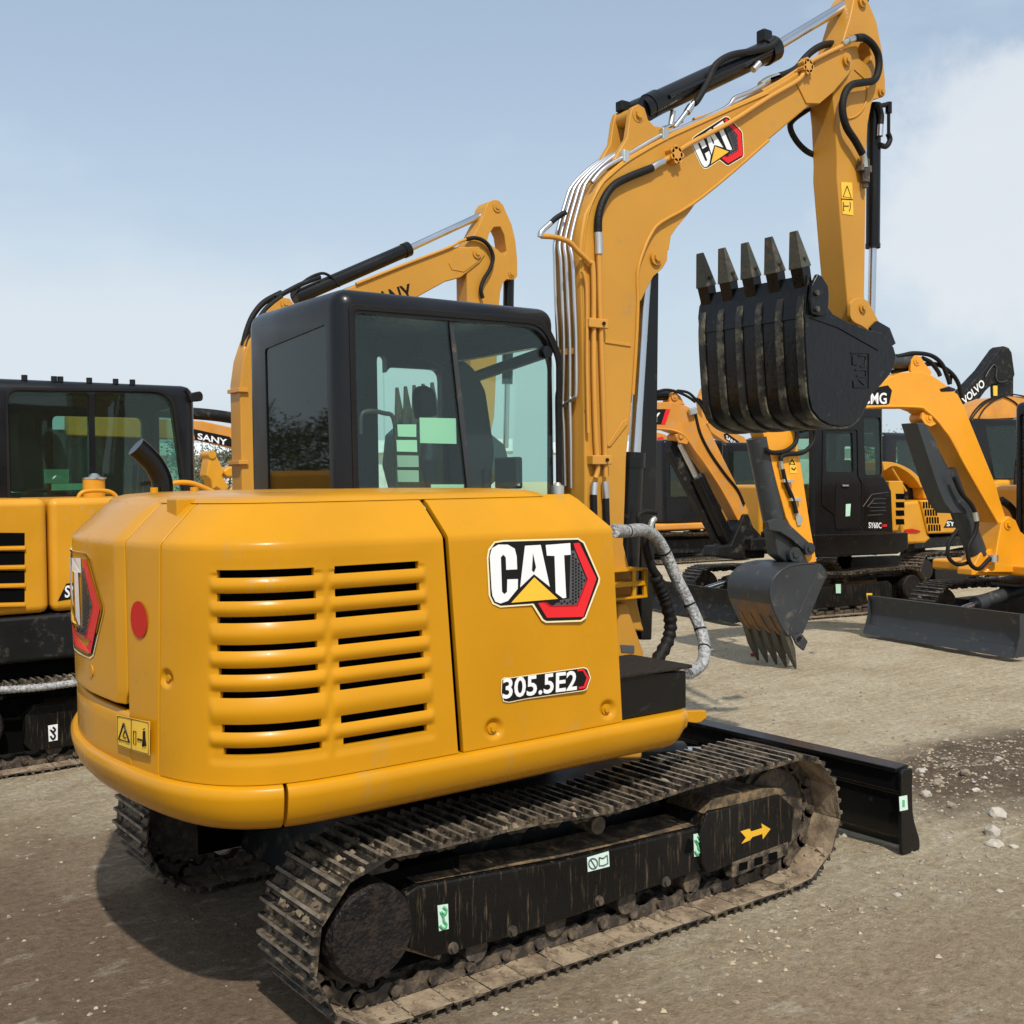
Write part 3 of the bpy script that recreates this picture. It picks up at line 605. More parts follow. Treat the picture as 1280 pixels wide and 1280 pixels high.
def shell(name, s0f, s1f, z0, z1, nu, nv, disp=None, hole=None, mat='yellow', parent=X, th=.02, bev=.006, top=True, label=None):
    us = list(np.linspace(0, 1, nu+1)); zs = list(np.linspace(z0, min(z1, ZK-.02), nv+1))
    if z1 > ZK: zs += [ZK-.004, ZK+.006, ZK+.02]+list(np.linspace(ZK+.06, z1-.02, 3))+[z1]
    V = []; G = {}
    for j, z in enumerate(zs):
        a, b_ = s0f(z), s1f(z)
        for i, u in enumerate(us):
            s = a+(b_-a)*u; c = chamf(z)
            if abs(z-ZK) < .01: c = max(c, 0)+.0005
            if z > z1-.001 and top: c += .012
            p, n_ = surf(s, z, -c+(disp(u, z, s) if disp else 0)); G[(i, j)] = len(V); V.append(p)
    F = []
    for j in range(len(zs)-1):
        for i in range(len(us)-1):
            if hole and hole((us[i]+us[i+1])/2, (zs[j]+zs[j+1])/2): continue
            F.append((G[(i, j)], G[(i+1, j)], G[(i+1, j+1)], G[(i, j+1)]))
    mb = MB().add(V, F, True); me = mb.mesh(name, M[mat])
    # make normals face outward
    me.flip_normals() if sum((me.polygons[k].normal.dot(Vector((me.polygons[k].center.x+.6, me.polygons[k].center.y, 0))) for k in range(0, len(me.polygons), 7))) < 0 else None
    o = link(name, me, parent, label, solid=th)
    if bev:
        b = o.modifiers.new('edge', 'BEVEL'); b.width = bev; b.segments = 3; b.limit_method = 'ANGLE'; b.angle_limit = math.radians(50)
    me.set_sharp_from_angle(angle=math.radians(60))
    return o
def lin(pb, pk, pt=None):
    "seam position along the plan curve as a function of height, from traced pixels: bottom, crease, roof edge"
    sb, zb = sinv(*pb); sk, zk = sinv(*pk)
    def f(z):
        if z <= ZK: return sb+(sk-sb)*(z-zb)/(zk-zb)
        return sb+(sk-sb)*(ZK-zb)/(zk-zb)+(pt or 0)*(z-ZK)
    return f
seamA = lin((778, 905), (765, 657), .62)      # front edge of the side door
seamB = lin((580, 944), (560, 668), .05)      # between door and louvre panel
seamB2 = lin((573, 946), (553, 668), .05)
seamC = lin((200, 977), (202, 678), -.05)
sc0 = seamC(1.2)
rows1 = [(371, 349, 640, 1015), (459, 433, 640, 1022), (548, 520, 640, 1026), (657, 627, 642, 1028), (743, 713, 645, 1033), (831, 799, 650, 1038), (962, 925, 658, 1043), (1049, 1010, 667, 1047)]
rows2l = [339, 425, 507, 611, 698, 781, 907, 990]; rows2lx = [1090, 1097, 1100, 1106, 1110, 1116, 1120, 1128]
rows2r = [(128, 305), (132, 382), (136, 458), (143, 551), (148, 631), (152, 709), (158, 823), (161, 895)]
SLOT = []
def uz(px, py):
    s, z = sinv(px, py); a, b_ = seamB2(z), seamC(z); return (s-a)/(b_-a), z
for (yl, yr, xl, xr_) in rows1:
    p0 = uz(60+xl*.328, 600+yl*.328); p1 = uz(60+xr_*.328, 600+yr*.328); SLOT.append((p1[0], p0[0], (p0[1]+p1[1])/2))
for yl, xl, (xr_, yr) in zip(rows2l, rows2lx, rows2r):
    p0 = uz(60+xl*.328, 600+yl*.328); p1 = uz(480+xr_*.34375, 600+yr*.34375); SLOT.append((p1[0], p0[0], (p0[1]+p1[1])/2))
C1 = SLOT[:8]; C2 = SLOT[8:]
z1s = [(a[2]+b_[2])/2 for a, b_ in zip(C1, C2)]
uA = (min(q[0] for q in C1), max(q[1] for q in C1)); uB = (min(q[0] for q in C2), max(q[1] for q in C2))
sm = lambda t: max(0, min(1, t))**2*(3-2*max(0, min(1, t)))
dim2 = uz(208, 848)
def lou(u, z, s):
    d = 0
    for (a, b_) in (uA, uB):
        w = sm((u-a+.028)/.024)*sm((b_+.028-u)/.024)
        if w <= 0: continue
        if z1s[-1]-.05 < z < z1s[0]+.05:
            e = sm((z1s[0]+.05-z)/.03)*sm((z-z1s[-1]+.05)/.03); d -= .005*w*e
            for k in range(8):
                zk = z1s[k]
                if k < 7:
                    zn = z1s[k+1]; mid = (zk+zn)/2; hw = (zk-zn)/2-.008
                    if abs(z-mid) < hw: d += .012*w*math.cos((z-mid)/hw*math.pi/2)**1.1
            if z > z1s[0]: d += .004*w*e
    rr = math.hypot((u-dim2[0])*.95, z-dim2[1])
    if rr < .034: d -= .014*sm((.034-rr)/.02)
    return d
def lhole(u, z):
    for k in range(16):
        a, b_, zz = SLOT[k]
        if a < u < b_ and abs(z-z1s[k % 8]) < .0112: return True
    return False
pan = shell('louvre_panel', seamB2, seamC, ZB, ZT, 190, 150, lou, lhole)
c, nn_ = surf(seamB2(dim2[1])+(seamC(dim2[1])-seamB2(dim2[1]))*dim2[0], dim2[1]); part(pan, 'bolt', MB().cyl(c-nn_*.02, c-nn_*.005, .011, 6), 'yellow')
dA = (618, 911); dB = (760, 887)
def uzd(px, py):
    s, z = sinv(px, py); a, b_ = seamA(z), seamB(z); return (s-a)/(b_-a), z
qa, qb = uzd(*dA), uzd(*dB)
def dd(u, z, s):
    d = 0
    for q in (qa, qb):
        rr = math.hypot((u-q[0])*.70, z-q[1])
        if rr < .040: d -= .016*sm((.040-rr)/.018)
    return d
door = shell('side_door', seamA, seamB, ZB, ZT, 90, 110, dd)
for q in (qa, qb):
    z = q[1]; s = seamA(z)+(seamB(z)-seamA(z))*q[0]; c, n1 = surf(s, z)
    part(door, 'latch_bolt', MB().cyl(c-n1*.02, c-n1*.010, .02, 20).cyl(c-n1*.012, c-n1*.002, .012, 6), 'yellow', .002)
catlogo(door, lambda u, v: A.U(580+u/5.335, 660+v/5.335, 'y', -.972), lambda u, v: (0, -1, 0))
# fit of the door decals onto the door surface height
# model number plate
edge = Z([(250, 1010), (268, 996), (300, 998), (800, 927), (825, 938), (847, 998), (820, 1075), (800, 1086), (420, 1140), (300, 1165), (262, 1158), (246, 1100)], 1/5.335, 580, 660)
blk = Z([(256, 1014), (272, 1002), (305, 1003), (798, 934), (820, 944), (840, 998), (815, 1070), (796, 1080), (420, 1134), (300, 1158), (267, 1151), (252, 1098)], 1/5.335, 580, 660)
pl = flat(A, door, 'model_number_plate', edge, 'y', -.9735, -.0002, 'cream'); flat(A, pl, 'plate_field', blk, 'y', -.9745, -.0004, 'dblack')
flat(A, pl, 'plate_red_edge', Z([(755, 942), (798, 938), (835, 998), (810, 1068), (765, 1074), (765, 1060), (798, 1054), (818, 998), (792, 952), (757, 956)], 1/5.335, 580, 660), 'y', -.9755, -.0004, 'dred')
text(A, pl, '305.5E2', 'y', -.9765, (580+260/5.335, 660+1003/5.335), (580+755/5.335, 660+948/5.335), (580+258/5.335, 660+1153/5.335-2), 'white')
# counterweight
sgC = sc0; sgE = SL-sc0*.9
cw0 = lambda z: seamC(z)+.010
cwE = lambda z: SL-sc0
sG = sinv(158, 760)[0]; sG2 = SL-sG+.0
shell('counterweight_flank', cw0, lambda z: sG-.004, ZB-.01, ZT, 24, 30, th=.05, bev=.012)
shell('counterweight_flank', lambda z: sG2, cwE, ZB-.01, ZT, 24, 30, th=.05, bev=.012)
zdb = sinv(150, 878)[1]
rear = shell('rear_door', lambda z: sG+.004+.02*sm((zdb+.05-z)/.05), lambda z: sG2-.004-.02*sm((zdb+.05-z)/.05), zdb, ZT, 60, 40, lambda u, z, s: .012*min(1, min(u, 1-u)*12), th=.05, bev=.018)
shell('counterweight_body', lambda z: sG-.02, lambda z: sG2+.02, ZB-.01, zdb-.018, 40, 6, lambda u, z, s: .003, th=.08, bev=.012)
shell('inner_liner', lambda z: .12, lambda z: SL-.12, .80, 1.60, 80, 6, lambda u, z, s: -.055, mat='inside', th=.01, bev=0)
# hood roof
rf = []
for s in np.linspace(.30, SL-.10, 90): p, _ = surf(s, 0, -(chamf(ZT)-.002)); rf.append((p[0], p[1]))
cx, cy = -.7, 0
V = []; rings = [1.002, .985, .93, .8, .5]; hz = [ZT-.006, ZT+.006, ZT+.018, ZT+.026, ZT+.03]
for k, h in zip(rings, hz):
    for x, y in rf: V.append((cx+(x-cx)*k, cy+(y-cy)*k, h))
n_ = len(rf); F = [(r_*n_+i, r_*n_+(i+1) % n_, (r_+1)*n_+(i+1) % n_, (r_+1)*n_+i) for r_ in range(4) for i in range(n_)]+[tuple(range(4*n_, 5*n_))]
part(X, 'hood_roof', MB().add(V, F, True), 'yellow')
part(X, 'hood_inner', MB().box(-1.45, -.06, -.86, .0, .85, 1.60), 'inside')
part(X, 'hood_front_plate', MB().box(-.06, .0, -.94, -.30, .87, 1.60), 'yellow', .02)
# lifting notch blocks and little bolts on the roof edge
q = A.U(214, 641, 'x', -1.53); part(X, 'lifting_notch', MB().box(-1.53, -1.42, q[1]-.05, q[1]+.045, 1.60, 1.745), 'yellow', .006)
for px_2, py_2, yy in ((193, 623, .30), (243, 620, .0)):
    q = A.U(px_2, py_2, 'y', yy); part(X, 'roof_bolt', MB().cyl((q[0], q[1], ZT+.015), (q[0], q[1], ZT+.045), .016, 8), 'yellow', .003)
# bottom band: rear casting and side skirt
def band(name, s0, s1, nu, taper_end=False, xend=None):
    rows = [(-.06, .862), (.0, .866), (.018, .860), (.027, .845), (.026, .825), (.018, .795), (.004, .762), (-.02, .735), (-.05, .718), (-.16, .712)]
    V = []; n = nu+1
    for (o_, z) in rows:
        for i in range(n):
            t = i/nu; s = s0+(s1-s0)*t
            if s < 0:   # straight extension in front of the house
                y = -.955-.0*s; p = np.array([.075-s, y-o_, z]); e = sm((xend-(.075-s))/.07); p[2] = .79+(z-.79)*(e**.6 if z < .79 else 1); p[1] += (1-e)*.03
            else: p, _ = surf(s, z, o_)
            V.append(p)
    F = [(j*n+i, j*n+i+1, (j+1)*n+i+1, (j+1)*n+i) for j in range(len(rows)-1) for i in range(nu)]
    F.append(tuple(j*n for j in range(len(rows)))); F.append(tuple(j*n+nu for j in reversed(range(len(rows)))))
    return part(X, name, MB().add(V, F), 'yellow', .004)
sP = sinv(357, 1010)[0]; XE = .40
band('skirt', -(XE-.075), sP-.004, 90, xend=XE); band('counterweight_rim', sP+.006, SL-.3, 110)
for o in list(X.children):
    if o.name.startswith(('skirt', 'counterweight_rim')): o.data.set_sharp_from_angle(angle=math.radians(65))
part(X, 'house_floor', MB().box(-1.42, .36, -.86, .9, .70, .80), 'inside', .01)
part(X, 'deck_plate', MB().box(-.1, .36, -.90, .9, .80, .86), 'blackdull', .01)
# step box with anti slip top
q = A.xz([(779, 905), (858, 888), (858, 838), (779, 843)], -.93)
bx = MB().prism([(.04, .868), (q[1][0], .868), (q[2][0], q[2][1]-.003), (.04, q[3][1]-.003)], 'y', -.93, -.60)
part(X, 'tool_box', bx, 'black', .006); zt = (q[2][1]+q[3][1])/2
part(X, 'anti_slip_tread', MB().box(.03, q[2][0]+.02, -.945, -.58, zt-.002, zt+.012), 'grip', .004)
q = A.xz([(855, 889), (883, 888), (884, 897), (876, 903), (870, 904), (855, 902)], -.90); part(X, 'tie_down_tab', MB().prism(q, 'y', -.90, -.87), 'yellow', .004)
# warning sticker, reflector, rear emblem
def wrap(name, pts, h, mat, parent, n=10):
    S = [sinv(*p) for p in pts]; V = []
    for j in range(2):
        a, b_ = (S[0], S[1]) if j == 0 else (S[3], S[2])
        for i in range(n+1):
            t = i/n; V.append(surf(a[0]+(b_[0]-a[0])*t, a[1]+(b_[1]-a[1])*t, h)[0])
    return part(parent, name, MB().add(V, [(i, i+1, n+1+i+1, n+1+i) for i in range(n)]), mat)
flank = [o for o in X.children if o.name.startswith('counterweight_flank')][0]
k_ = .1875; zz = lambda x, y: (0+x*k_, 760+y*k_)
w = wrap('warning_sticker', [zz(803, 705), zz(1028, 752), zz(1026, 978), zz(806, 912)], .014, 'warn', flank)
def wline(pts, h=.0155, r=.0022, mat='dblack'):
    V = []
    for p in pts: s, z = sinv(*zz(*p)); V.append(surf(s, z, h)[0])
    return part(w, 'sticker_print', MB().tube(V, r, 6), mat)
wline([(812, 716), (905, 735), (1018, 760), (1018, 968), (905, 938), (812, 905), (812, 716)], r=.001)
wline([(905, 735), (905, 938)], r=.001); wline([(855, 765), (822, 870), (893, 890), (855, 765)], r=.0034); wline([(862, 815), (850, 850), (868, 862)], r=.002)
wline([(920, 815), (936, 818), (936, 905), (920, 900), (920, 815)], r=.0012); wline([(948, 868), (975, 876)], r=.003); wline([(990, 815), (990, 860), (984, 915)], r=.0045); wline([(992, 815), (993, 860), (1000, 915)], r=.0045); wline([(990, 800), (991, 803)], r=.0045)
rs, rz = sinv(174.5, 774.5); V = []
for i in range(28):
    a = 2*math.pi*i/28; V.append(surf(rs+.060*math.cos(a), rz+.060*math.sin(a), .004)[0])
part(flank, 'reflector', MB().add(V, [tuple(range(28))]), 'reflector')
sR, zR0 = sinv(131, 760); sT, _ = sinv(102.5, 760); zt_ = sinv(118, 695)[1]; zb_ = sinv(118, 822)[1]
fu = lambda u, v: surf(sR+(880-u)/(880-640)*(sT-sR), zt_+(v-80)/(620-80)*(zb_-zt_), .013)[0]
catlogo(rear, fu, lambda u, v: surf(sR+(880-u)/240*(sT-sR), 1.2)[1])
wrapdim = sinv(119, 838); c, n1 = surf(*wrapdim); part(rear, 'latch_bolt', MB().cyl(c, c+n1*.016, .022, 18), 'yellow', .003)
# exhaust elbow
y_e = .38
pth = [A.U(*p, 'y', y_e) for p in Z([(765, 690), (765, 640), (757, 590), (725, 530), (680, 480), (640, 445)], .265625, 0, 440)]
part(X, 'exhaust_pipe', MB().tube(crv(pth, 6), .042, 20), 'black', .003)
# ---- cab
cx0, cx1, cy0, cy1, cz0, cz1 = -.635, .52, 0., .93, .87, 2.595
def booled(o, cutter):
    b = o.modifiers.new('cut', 'BOOLEAN'); b.operation = 'DIFFERENCE'; b.solver = 'EXACT'; b.object = cutter; b.use_self = True
def cab(root, fr, x0, x1, y0, y1, z0, z1, side, rearw, far1, far2, front, bev=.075, name='cab_frame', mat='cabblack'):
    "rounded box with inner room and window openings cut through; side etc. are polygons"
    o = link(name, MB().box(x0, x1, y0, y1, z0, z1).mesh(name, M[mat]), root)
    b = o.modifiers.new('r', 'BEVEL'); b.width = bev; b.segments = 5
    cut = []
    def C(mb): c_ = link('cut', mb.mesh('cut', M['inside']), root); cut.append(c_); booled(o, c_)
    C(MB().box(x0+.05, x1-.045, y0+.045, y1-.045, z0+.03, z1-.07))
    for p_ in side: C(MB().prism(p_, 'y', y0-.1, y0+.2))
    for p_ in rearw: C(MB().prism(p_, 'x', x0-.1, x0+.2))
    for p_ in far1+far2: C(MB().prism(p_, 'y', y1-.2, y1+.1))
    for p_ in front: C(MB().prism(p_, 'x', x1-.2, x1+.1))
    dg = bpy.context.evaluated_depsgraph_get(); dg.update(); me = D.meshes.new_from_object(o.evaluated_get(dg)); o.modifiers.clear(); o.data = me
    for c_ in cut: D.objects.remove(c_)
    for p_ in me.polygons: p_.use_smooth = True
    me.set_sharp_from_angle(angle=math.radians(30)); return o
z2 = lambda p: Z(p, .375, 280, 220)
side = rpoly(A.xz(z2([(436, 456), (1055, 507), (1108, 620), (1108, 1100), (452, 1120)]), cy0), [.03, .10, .04, .02, .02])
rearw = rpoly(A.yz(z2([(136, 577), (338, 494), (355, 1075), (148, 1080)]), cx0), .02)
f1 = A.xz(z2([(527, 603), (715, 612)]), cy1); far1 = rpoly([(f1[0][0], f1[0][1]), (cx1-.47, f1[0][1]), (cx1-.47, 1.45), (f1[0][0], 1.45)], .06)
far2 = rpoly([(cx1-.42, 1.0), (cx1-.42, 2.38), (cx1-.08, 2.38), (cx1-.08, 1.0)], .06)
front = rpoly([(cy0+.07, 1.0), (cy1-.07, 1.0), (cy1-.07, 2.42), (cy0+.07, 2.42)], .06)
cb = cab(X, A, cx0, cx1, cy0, cy1, cz0, cz1, [side], [rearw], [], [far1, far2], [front])
so_ = rpoly(A.xz(z2([(415, 425), (1075, 478), (1125, 600), (1125, 1110), (432, 1120)]), cy0), [.03, .12, .04, .02, .02])
si_ = rpoly(A.xz(z2([(428, 446), (1060, 497), (1110, 610), (1110, 1105), (445, 1112)]), cy0), [.03, .11, .04, .02, .02])
part(cb, 'window_seal', MB().ring(so_, si_, 'y', cy0-.006, cy0+.01), 'rubber', .003)
part(X, 'side_window', MB().prism(side, 'y', cy0+.018, cy0+.024), 'glass')
part(X, 'rear_window', MB().prism(rearw, 'x', cx0+.006, cx0+.012), 'glassdark')
part(X, 'door_window', MB().prism(far2, 'y', cy1-.02, cy1-.014), 'glass'); part(X, 'quarter_window', MB().prism(far1, 'y', cy1-.02, cy1-.014), 'glass')
part(X, 'windscreen', MB().prism(front, 'x', cx1-.02, cx1-.014), 'glass')
q = A.xz(z2([(750, 475), (763, 476), (836, 1100), (818, 1100)]), cy0+.01); part(X, 'window_divider', MB().prism([q[0], q[1], q[2], q[3]], 'y', cy0+.010, cy0+.016), 'steelgrey')
# things seen in the cab
st = MB(); st.prism(rpoly(A.xz(z2([(752, 660), (775, 615), (815, 650), (850, 720), (880, 920), (860, 1090), (800, 1120), (775, 900)]), .42), .02), 'y', .36, .50)
part(X, 'operator_seat', st, 'seat', .03, seg=3)
part(X, 'sun_visor', MB().prism(A.xz(z2([(648, 600), (650, 560), (672, 528), (692, 545), (770, 612), (740, 640), (660, 608)]), .80), 'y', .78, .82), 'seat', .008)
part(X, 'seat_headrest', MB().prism(rpoly(A.xz(z2([(640, 720), (660, 695), (695, 715), (705, 800), (650, 810)]), .5), .02), 'y', .47, .55), 'seat', .02)
part(X, 'seat_cushion', MB().box(-.35, .12, .22, .70, 1.28, 1.44), 'seat', .05)
part(X, 'seat_base', MB().box(-.30, .05, .28, .64, .9, 1.28), 'inside', .02)
part(X, 'control_console', MB().box(-.35, .2, .08, .2, 1.2, 1.62), 'seat', .03); part(X, 'control_console', MB().box(-.35, .2, .72, .84, 1.2, 1.62), 'seat', .03)
part(X, 'control_lever', MB().tube([(.15, .14, 1.6), (.2, .15, 1.75)], .014, 8).tube([(.2, .15, 1.75), (.205, .15, 1.84)], .024, 10), 'rubber')
part(X, 'monitor', MB().box(.34, .38, .1, .28, 1.75, 1.9), 'seat', .01)
part(X, 'front_wiper', MB().tube([A.U(*p, 'x', cx1-.05) for p in z2([(835, 585), (1060, 520)])], .008, 6), 'rubber')
part(X, 'roof_beam', MB().tube([A.U(*p, 'x', cx1-.06) for p in z2([(850, 665), (1080, 585)])], .030, 8), 'cabblack')
part(X, 'grab_bar', MB().tube(crv([A.U(*p, 'y', cy0+.05) for p in z2([(455, 860), (462, 790), (530, 790), (570, 830), (575, 1090)])], 5), .010, 8), 'steelgrey')
for pts, mt in (([(652, 805), (773, 808), (775, 893), (654, 890)], 'paper'), ([(578, 828), (641, 828), (641, 870), (580, 868)], 'paper'), ([(575, 880), (643, 880), (644, 920), (577, 918)], 'paper'), ([(577, 931), (648, 932), (649, 970), (579, 970)], 'paper2'), ([(578, 980), (649, 981), (650, 1020), (580, 1020)], 'paper2'), ([(690, 1028), (800, 1028), (800, 1042), (690, 1042)], 'paper')):
    flat(A, cb, 'paper_notice', z2(pts), 'y', cy0+.03, .002, mt)
part(X, 'beacon_base', MB().cyl(A.U(697, 612, 'y', -.12)-np.array([0, 0, .1]), A.U(697, 607, 'y', -.12), .03, 16).cyl(A.U(697, 607, 'y', -.12), A.U(697, 603, 'y', -.12), .022, 12, .01), 'fitting', .002)
# ---- boom
z4 = lambda p: Z(p, .171875, 740, 100)
z3 = lambda p: Z(p, .28125, 660, 260)
z1_ = lambda p: Z(p, .40625, 640, 0)
zA = lambda p: Z(p, .15625, 960, 0)
BY = .10
top_e = [(733, 780), (731, 660)]+z3([(255, 1240), (252, 1000), (247, 700), (242, 500), (236, 300), (232, 170)])+[(727, 290), (731, 268)]+z4([(5, 860), (60, 745), (130, 665), (250, 565), (430, 462), (560, 392), (740, 310), (1000, 192), (1280, 70)])+zA([(230, 580), (400, 470), (560, 395), (620, 400), (662, 440), (680, 520), (650, 590)])
low_e = zA([(520, 740), (405, 838), (360, 825), (0, 1128)])+z4([(1000, 690), (720, 912)])+z4([(500, 1040), (430, 1120), (370, 1250)])+z3([(485, 290), (488, 420), (480, 600), (465, 830), (440, 1110), (435, 1280)])+[(780, 680), (806, 790)]
boom = part(X, 'boom', MB().prism(A.xz(top_e+low_e, -BY), 'y', -BY, BY), 'ochre', .012, seg=3)
fl = A.xz(z4([(1280, 440), (1000, 686), (720, 908), (500, 1036), (430, 1116), (370, 1248)])+z3([(485, 290), (487, 420), (480, 600), (465, 830)]), -BY)
part(boom, 'lower_weld_edge', MB().tube([(x, -BY-.002, z) for x, z in crv(fl, 3)], .009, 8), 'ochre')
part(boom, 'lower_weld_edge', MB().tube([(x, BY+.002, z) for x, z in crv(fl, 3)], .009, 8), 'ochre')
tl = A.xz(z4([(60, 775), (140, 690), (260, 592), (430, 490), (560, 420), (740, 338), (1000, 220), (1280, 98)]), -BY)
tl = A.xz(z3([(254, 900), (249, 500), (243, 230)])+[(735, 268)], -BY)+tl
part(boom, 'upper_weld_edge', MB().tube([(x, -BY-.001, z) for x, z in crv(tl, 3)], .0055, 8), 'ochre')
boss = A.xz(z4([(760, 870), (700, 960), (600, 1080), (560, 1140), (545, 1240)])+z3([(612, 190), (610, 235), (590, 270), (548, 308), (520, 360), (495, 412), (470, 430), (470, 250)])+z4([(450, 1050)]), -.07)
part(boom, 'cylinder_boss', MB().prism(boss, 'y', -.085, -.045).prism(boss, 'y', .045, .085), 'ochre', .004)
def pin(root, q, y0, y1, r, mat='ochre', flat_=.012):
    part(root, 'pin', MB().cyl((q[0], y0, q[2]), (q[0], y1, q[2]), r, 20).cyl((q[0], y0-flat_, q[2]), (q[0], y0, q[2]), r*.55, 6), mat, .003)
pin(boom, A.U(*z3([(567, 222)])[0], 'y', -.09), -.10, .10, .036)
pin(boom, A.U(*zA([(622, 485)])[0], 'y', -.11), -.125, .125, .032)
part(boom, 'nose_plate', MB().prism(A.xz(zA([(215, 655), (400, 480), (565, 402), (618, 406), (655, 445), (672, 520), (640, 592), (520, 735), (405, 832), (300, 830)]), -BY), 'y', -BY-.008, -BY+.01), 'ochre', .004)
part(boom, 'weld_bar', MB().prism(A.xz(z3([(340, 588), (455, 603), (455, 617), (340, 600)]), -BY), 'y', -BY-.006, -BY), 'ochre', .002)
part(boom, 'weld_bar', MB().prism(A.xz(z3([(350, 1050), (415, 950), (440, 935), (440, 960), (365, 1058), (350, 1062)]), -BY), 'y', -BY-.008, -BY), 'ochre', .003)
# lugs of the arm cylinder
lug = Z([(120, 650), (190, 520), (250, 420), (272, 260), (290, 198), (335, 176), (380, 205), (405, 290), (450, 335), (590, 352), (640, 360), (400, 500)], .171875, 740, 100)
lg = A.xz(lug, -.07)
for a, b_ in ((-.075, -.045), (.045, .075)): part(boom, 'cylinder_lug', MB().prism(lg, 'y', a, b_), 'ochre', .006)
pc = A.U(*z4([(335, 250)])[0], 'y', -.075); pin(boom, pc, -.078, .08, .038)
catb_a = A.U(*z4([(862, 612)])[0], 'y', -BY); catb_b = A.U(*z4([(992, 522)])[0], 'y', -BY)
da = A.U(580+312/5.335, 660+498/5.335, 'y', -.972); db = A.U(580+622/5.335, 660+472/5.335, 'y', -.972)
v0 = complex(db[0]-da[0], db[2]-da[2]); v1 = complex(catb_b[0]-catb_a[0], catb_b[2]-catb_a[2]); kk = v1/v0
def fb(u, v):
    p = A.U(580+u/5.335, 660+v/5.335, 'y', -.972); w_ = complex(p[0]-da[0], p[2]-da[2])*kk*1.0; return (catb_a[0]+w_.real, -BY, catb_a[2]+w_.imag)
catlogo(boom, fb, lambda u, v: (0, -1, 0))
# silver tubes along the rear face and over the bend
def xyof(px, py, y): return A.U(px, py, 'y', y)
offs = [.075, .045, .015, -.02]
paths = [z3([(133, 1225), (130, 1000), (128, 840), (138, 780), (133, 600), (125, 420), (120, 240), (122, 140), (150, 60), (185, -5)]),
         z3([(165, 1235), (160, 1000), (155, 890), (158, 780), (160, 600), (155, 420), (148, 240), (143, 140), (168, 55), (205, -5)]),
         z3([(192, 1245), (190, 1000), (187, 875), (188, 780), (187, 600), (180, 420), (172, 240), (166, 140), (185, 55), (222, -5)]),
         z3([(162, 1235), (156, 1020), (150, 900), (160, 878), (205, 845), (215, 815), (214, 600), (208, 420), (200, 240), (190, 140), (205, 55), (240, -5)])]
def over(y, i):
    "continuation over the bend to the upper clamp"
    e = z4([(20, 690), (70, 625), (140, 590), (230, 545), (380, 465), (515, 390), (640, 345)])
    return [xyof(a-i*1.0, b_-i*2.2, y) for a, b_ in e]
RF = A.xz(top_e[:11], -BY); RFz = [p[1] for p in RF]; RFx = [p[0] for p in RF]
for i, (y, pth) in enumerate(zip(offs, paths)):
    base_ = []
    for a, b_ in pth[:-2]:
        q = A.U(a, b_, 'x', .55)
        for _ in range(4): q = A.U(a, b_, 'x', float(np.interp(q[2], RFz, RFx))-.02)
        base_.append((q[0], min(.10, max(-.10, q[1])), q[2]))
    yl_ = base_[-1][1]
    ref = A.xz(z4([(20, 850), (60, 765), (130, 685), (250, 585), (430, 482), (560, 412), (740, 330)]), -BY)
    ov = [(x-.030, yl_, z+.030) for k, (x, z) in enumerate(ref)]
    part(boom, 'silver_tube', MB().tube(crv(base_+ov, 5), .0095, 8), 'silver')
# one silver tube shows along the top on the near side
stp = [A.U(*p, 'y', -.085) for p in z4([(0, 745), (60, 670), (130, 615), (230, 560), (380, 470), (515, 395), (650, 348), (760, 300), (930, 225), (1000, 180), (1040, 130), (1150, 85), (1250, 30)])]
part(boom, 'silver_tube', MB().tube(crv(stp, 4), .011, 8), 'silver')
for q in ([(130, 645), (230, 620)],):
    a = A.U(*z3(q)[0], 'y', .085); b_ = A.U(*z3(q)[1], 'y', -.04); part(boom, 'tube_clamp', MB().box(min(a[0], b_[0])-.012, max(a[0], b_[0])+.018, -.05, .095, a[2]-.018, a[2]+.012), 'bronze', .003)
for q in ((518, 400), (235, 560)):
    c = A.U(*z4([q])[0], 'y', -.085); part(boom, 'tube_clamp', MB().box(c[0]-.02, c[0]+.02, -.105, -.06, c[2]-.03, c[2]+.03), 'fitting', .006)
# yellow tubes on the near side
Y2 = -BY-.022
def near(pts, r, mat, name, zfn, y=Y2, n=5): return part(boom, name, MB().tube(crv([A.U(*p, 'y', y) for p in zfn(pts)], n), r, 10), mat)
near([(300, 1200), (310, 1150), (300, 1000), (292, 700), (290, 290), (270, 240), (220, 190), (180, 150), (120, 130), (60, 125)], .0125, 'bronze', 'yellow_tube', z3)
near([(345, 1195), (342, 1100), (335, 900), (325, 600), (318, 400), (315, 205)], .0125, 'bronze', 'yellow_tube', z3)
near([(268, 1000), (262, 700), (262, 400), (255, 320), (240, 280)], .008, 'bronze', 'yellow_tube', z3)
near([(54, 128), (60, 105), (100, 68)], .013, 'silver', 'hose_fitting', z3); near([(100, 68), (125, 45), (165, 20)], .013, 'rubber', 'hydraulic_hose', z3, y=.0)
near([(316, 205), (315, 155), (312, 105)], .019, 'silver', 'hose_fitting', z3)
near([(45, 1110), (50, 980), (90, 860), (160, 765), (270, 705), (370, 665), (435, 640)], .019, 'rubber', 'hydraulic_hose', z4)
near([(435, 640), (470, 615), (520, 592)], .018, 'silver', 'hose_fitting', z4)
near([(515, 590), (580, 555), (700, 470), (1000, 310), (1280, 130), (1500, 0), (1546, -80), (1570, -120), (1700, -190), (1805, -240), (1870, -270)], .0125, 'bronze', 'yellow_tube', z4)
near([(740, 290), (1000, 205), (1280, 60), (1400, -10), (1546, -105)], .011, 'bronze', 'yellow_tube', z4, y=-.06)
near([(297, 1220), (295, 1240), (292, 1275)], .017, 'silver', 'hose_fitting', z3); near([(343, 1215), (343, 1250), (346, 1290)], .017, 'silver', 'hose_fitting', z3)
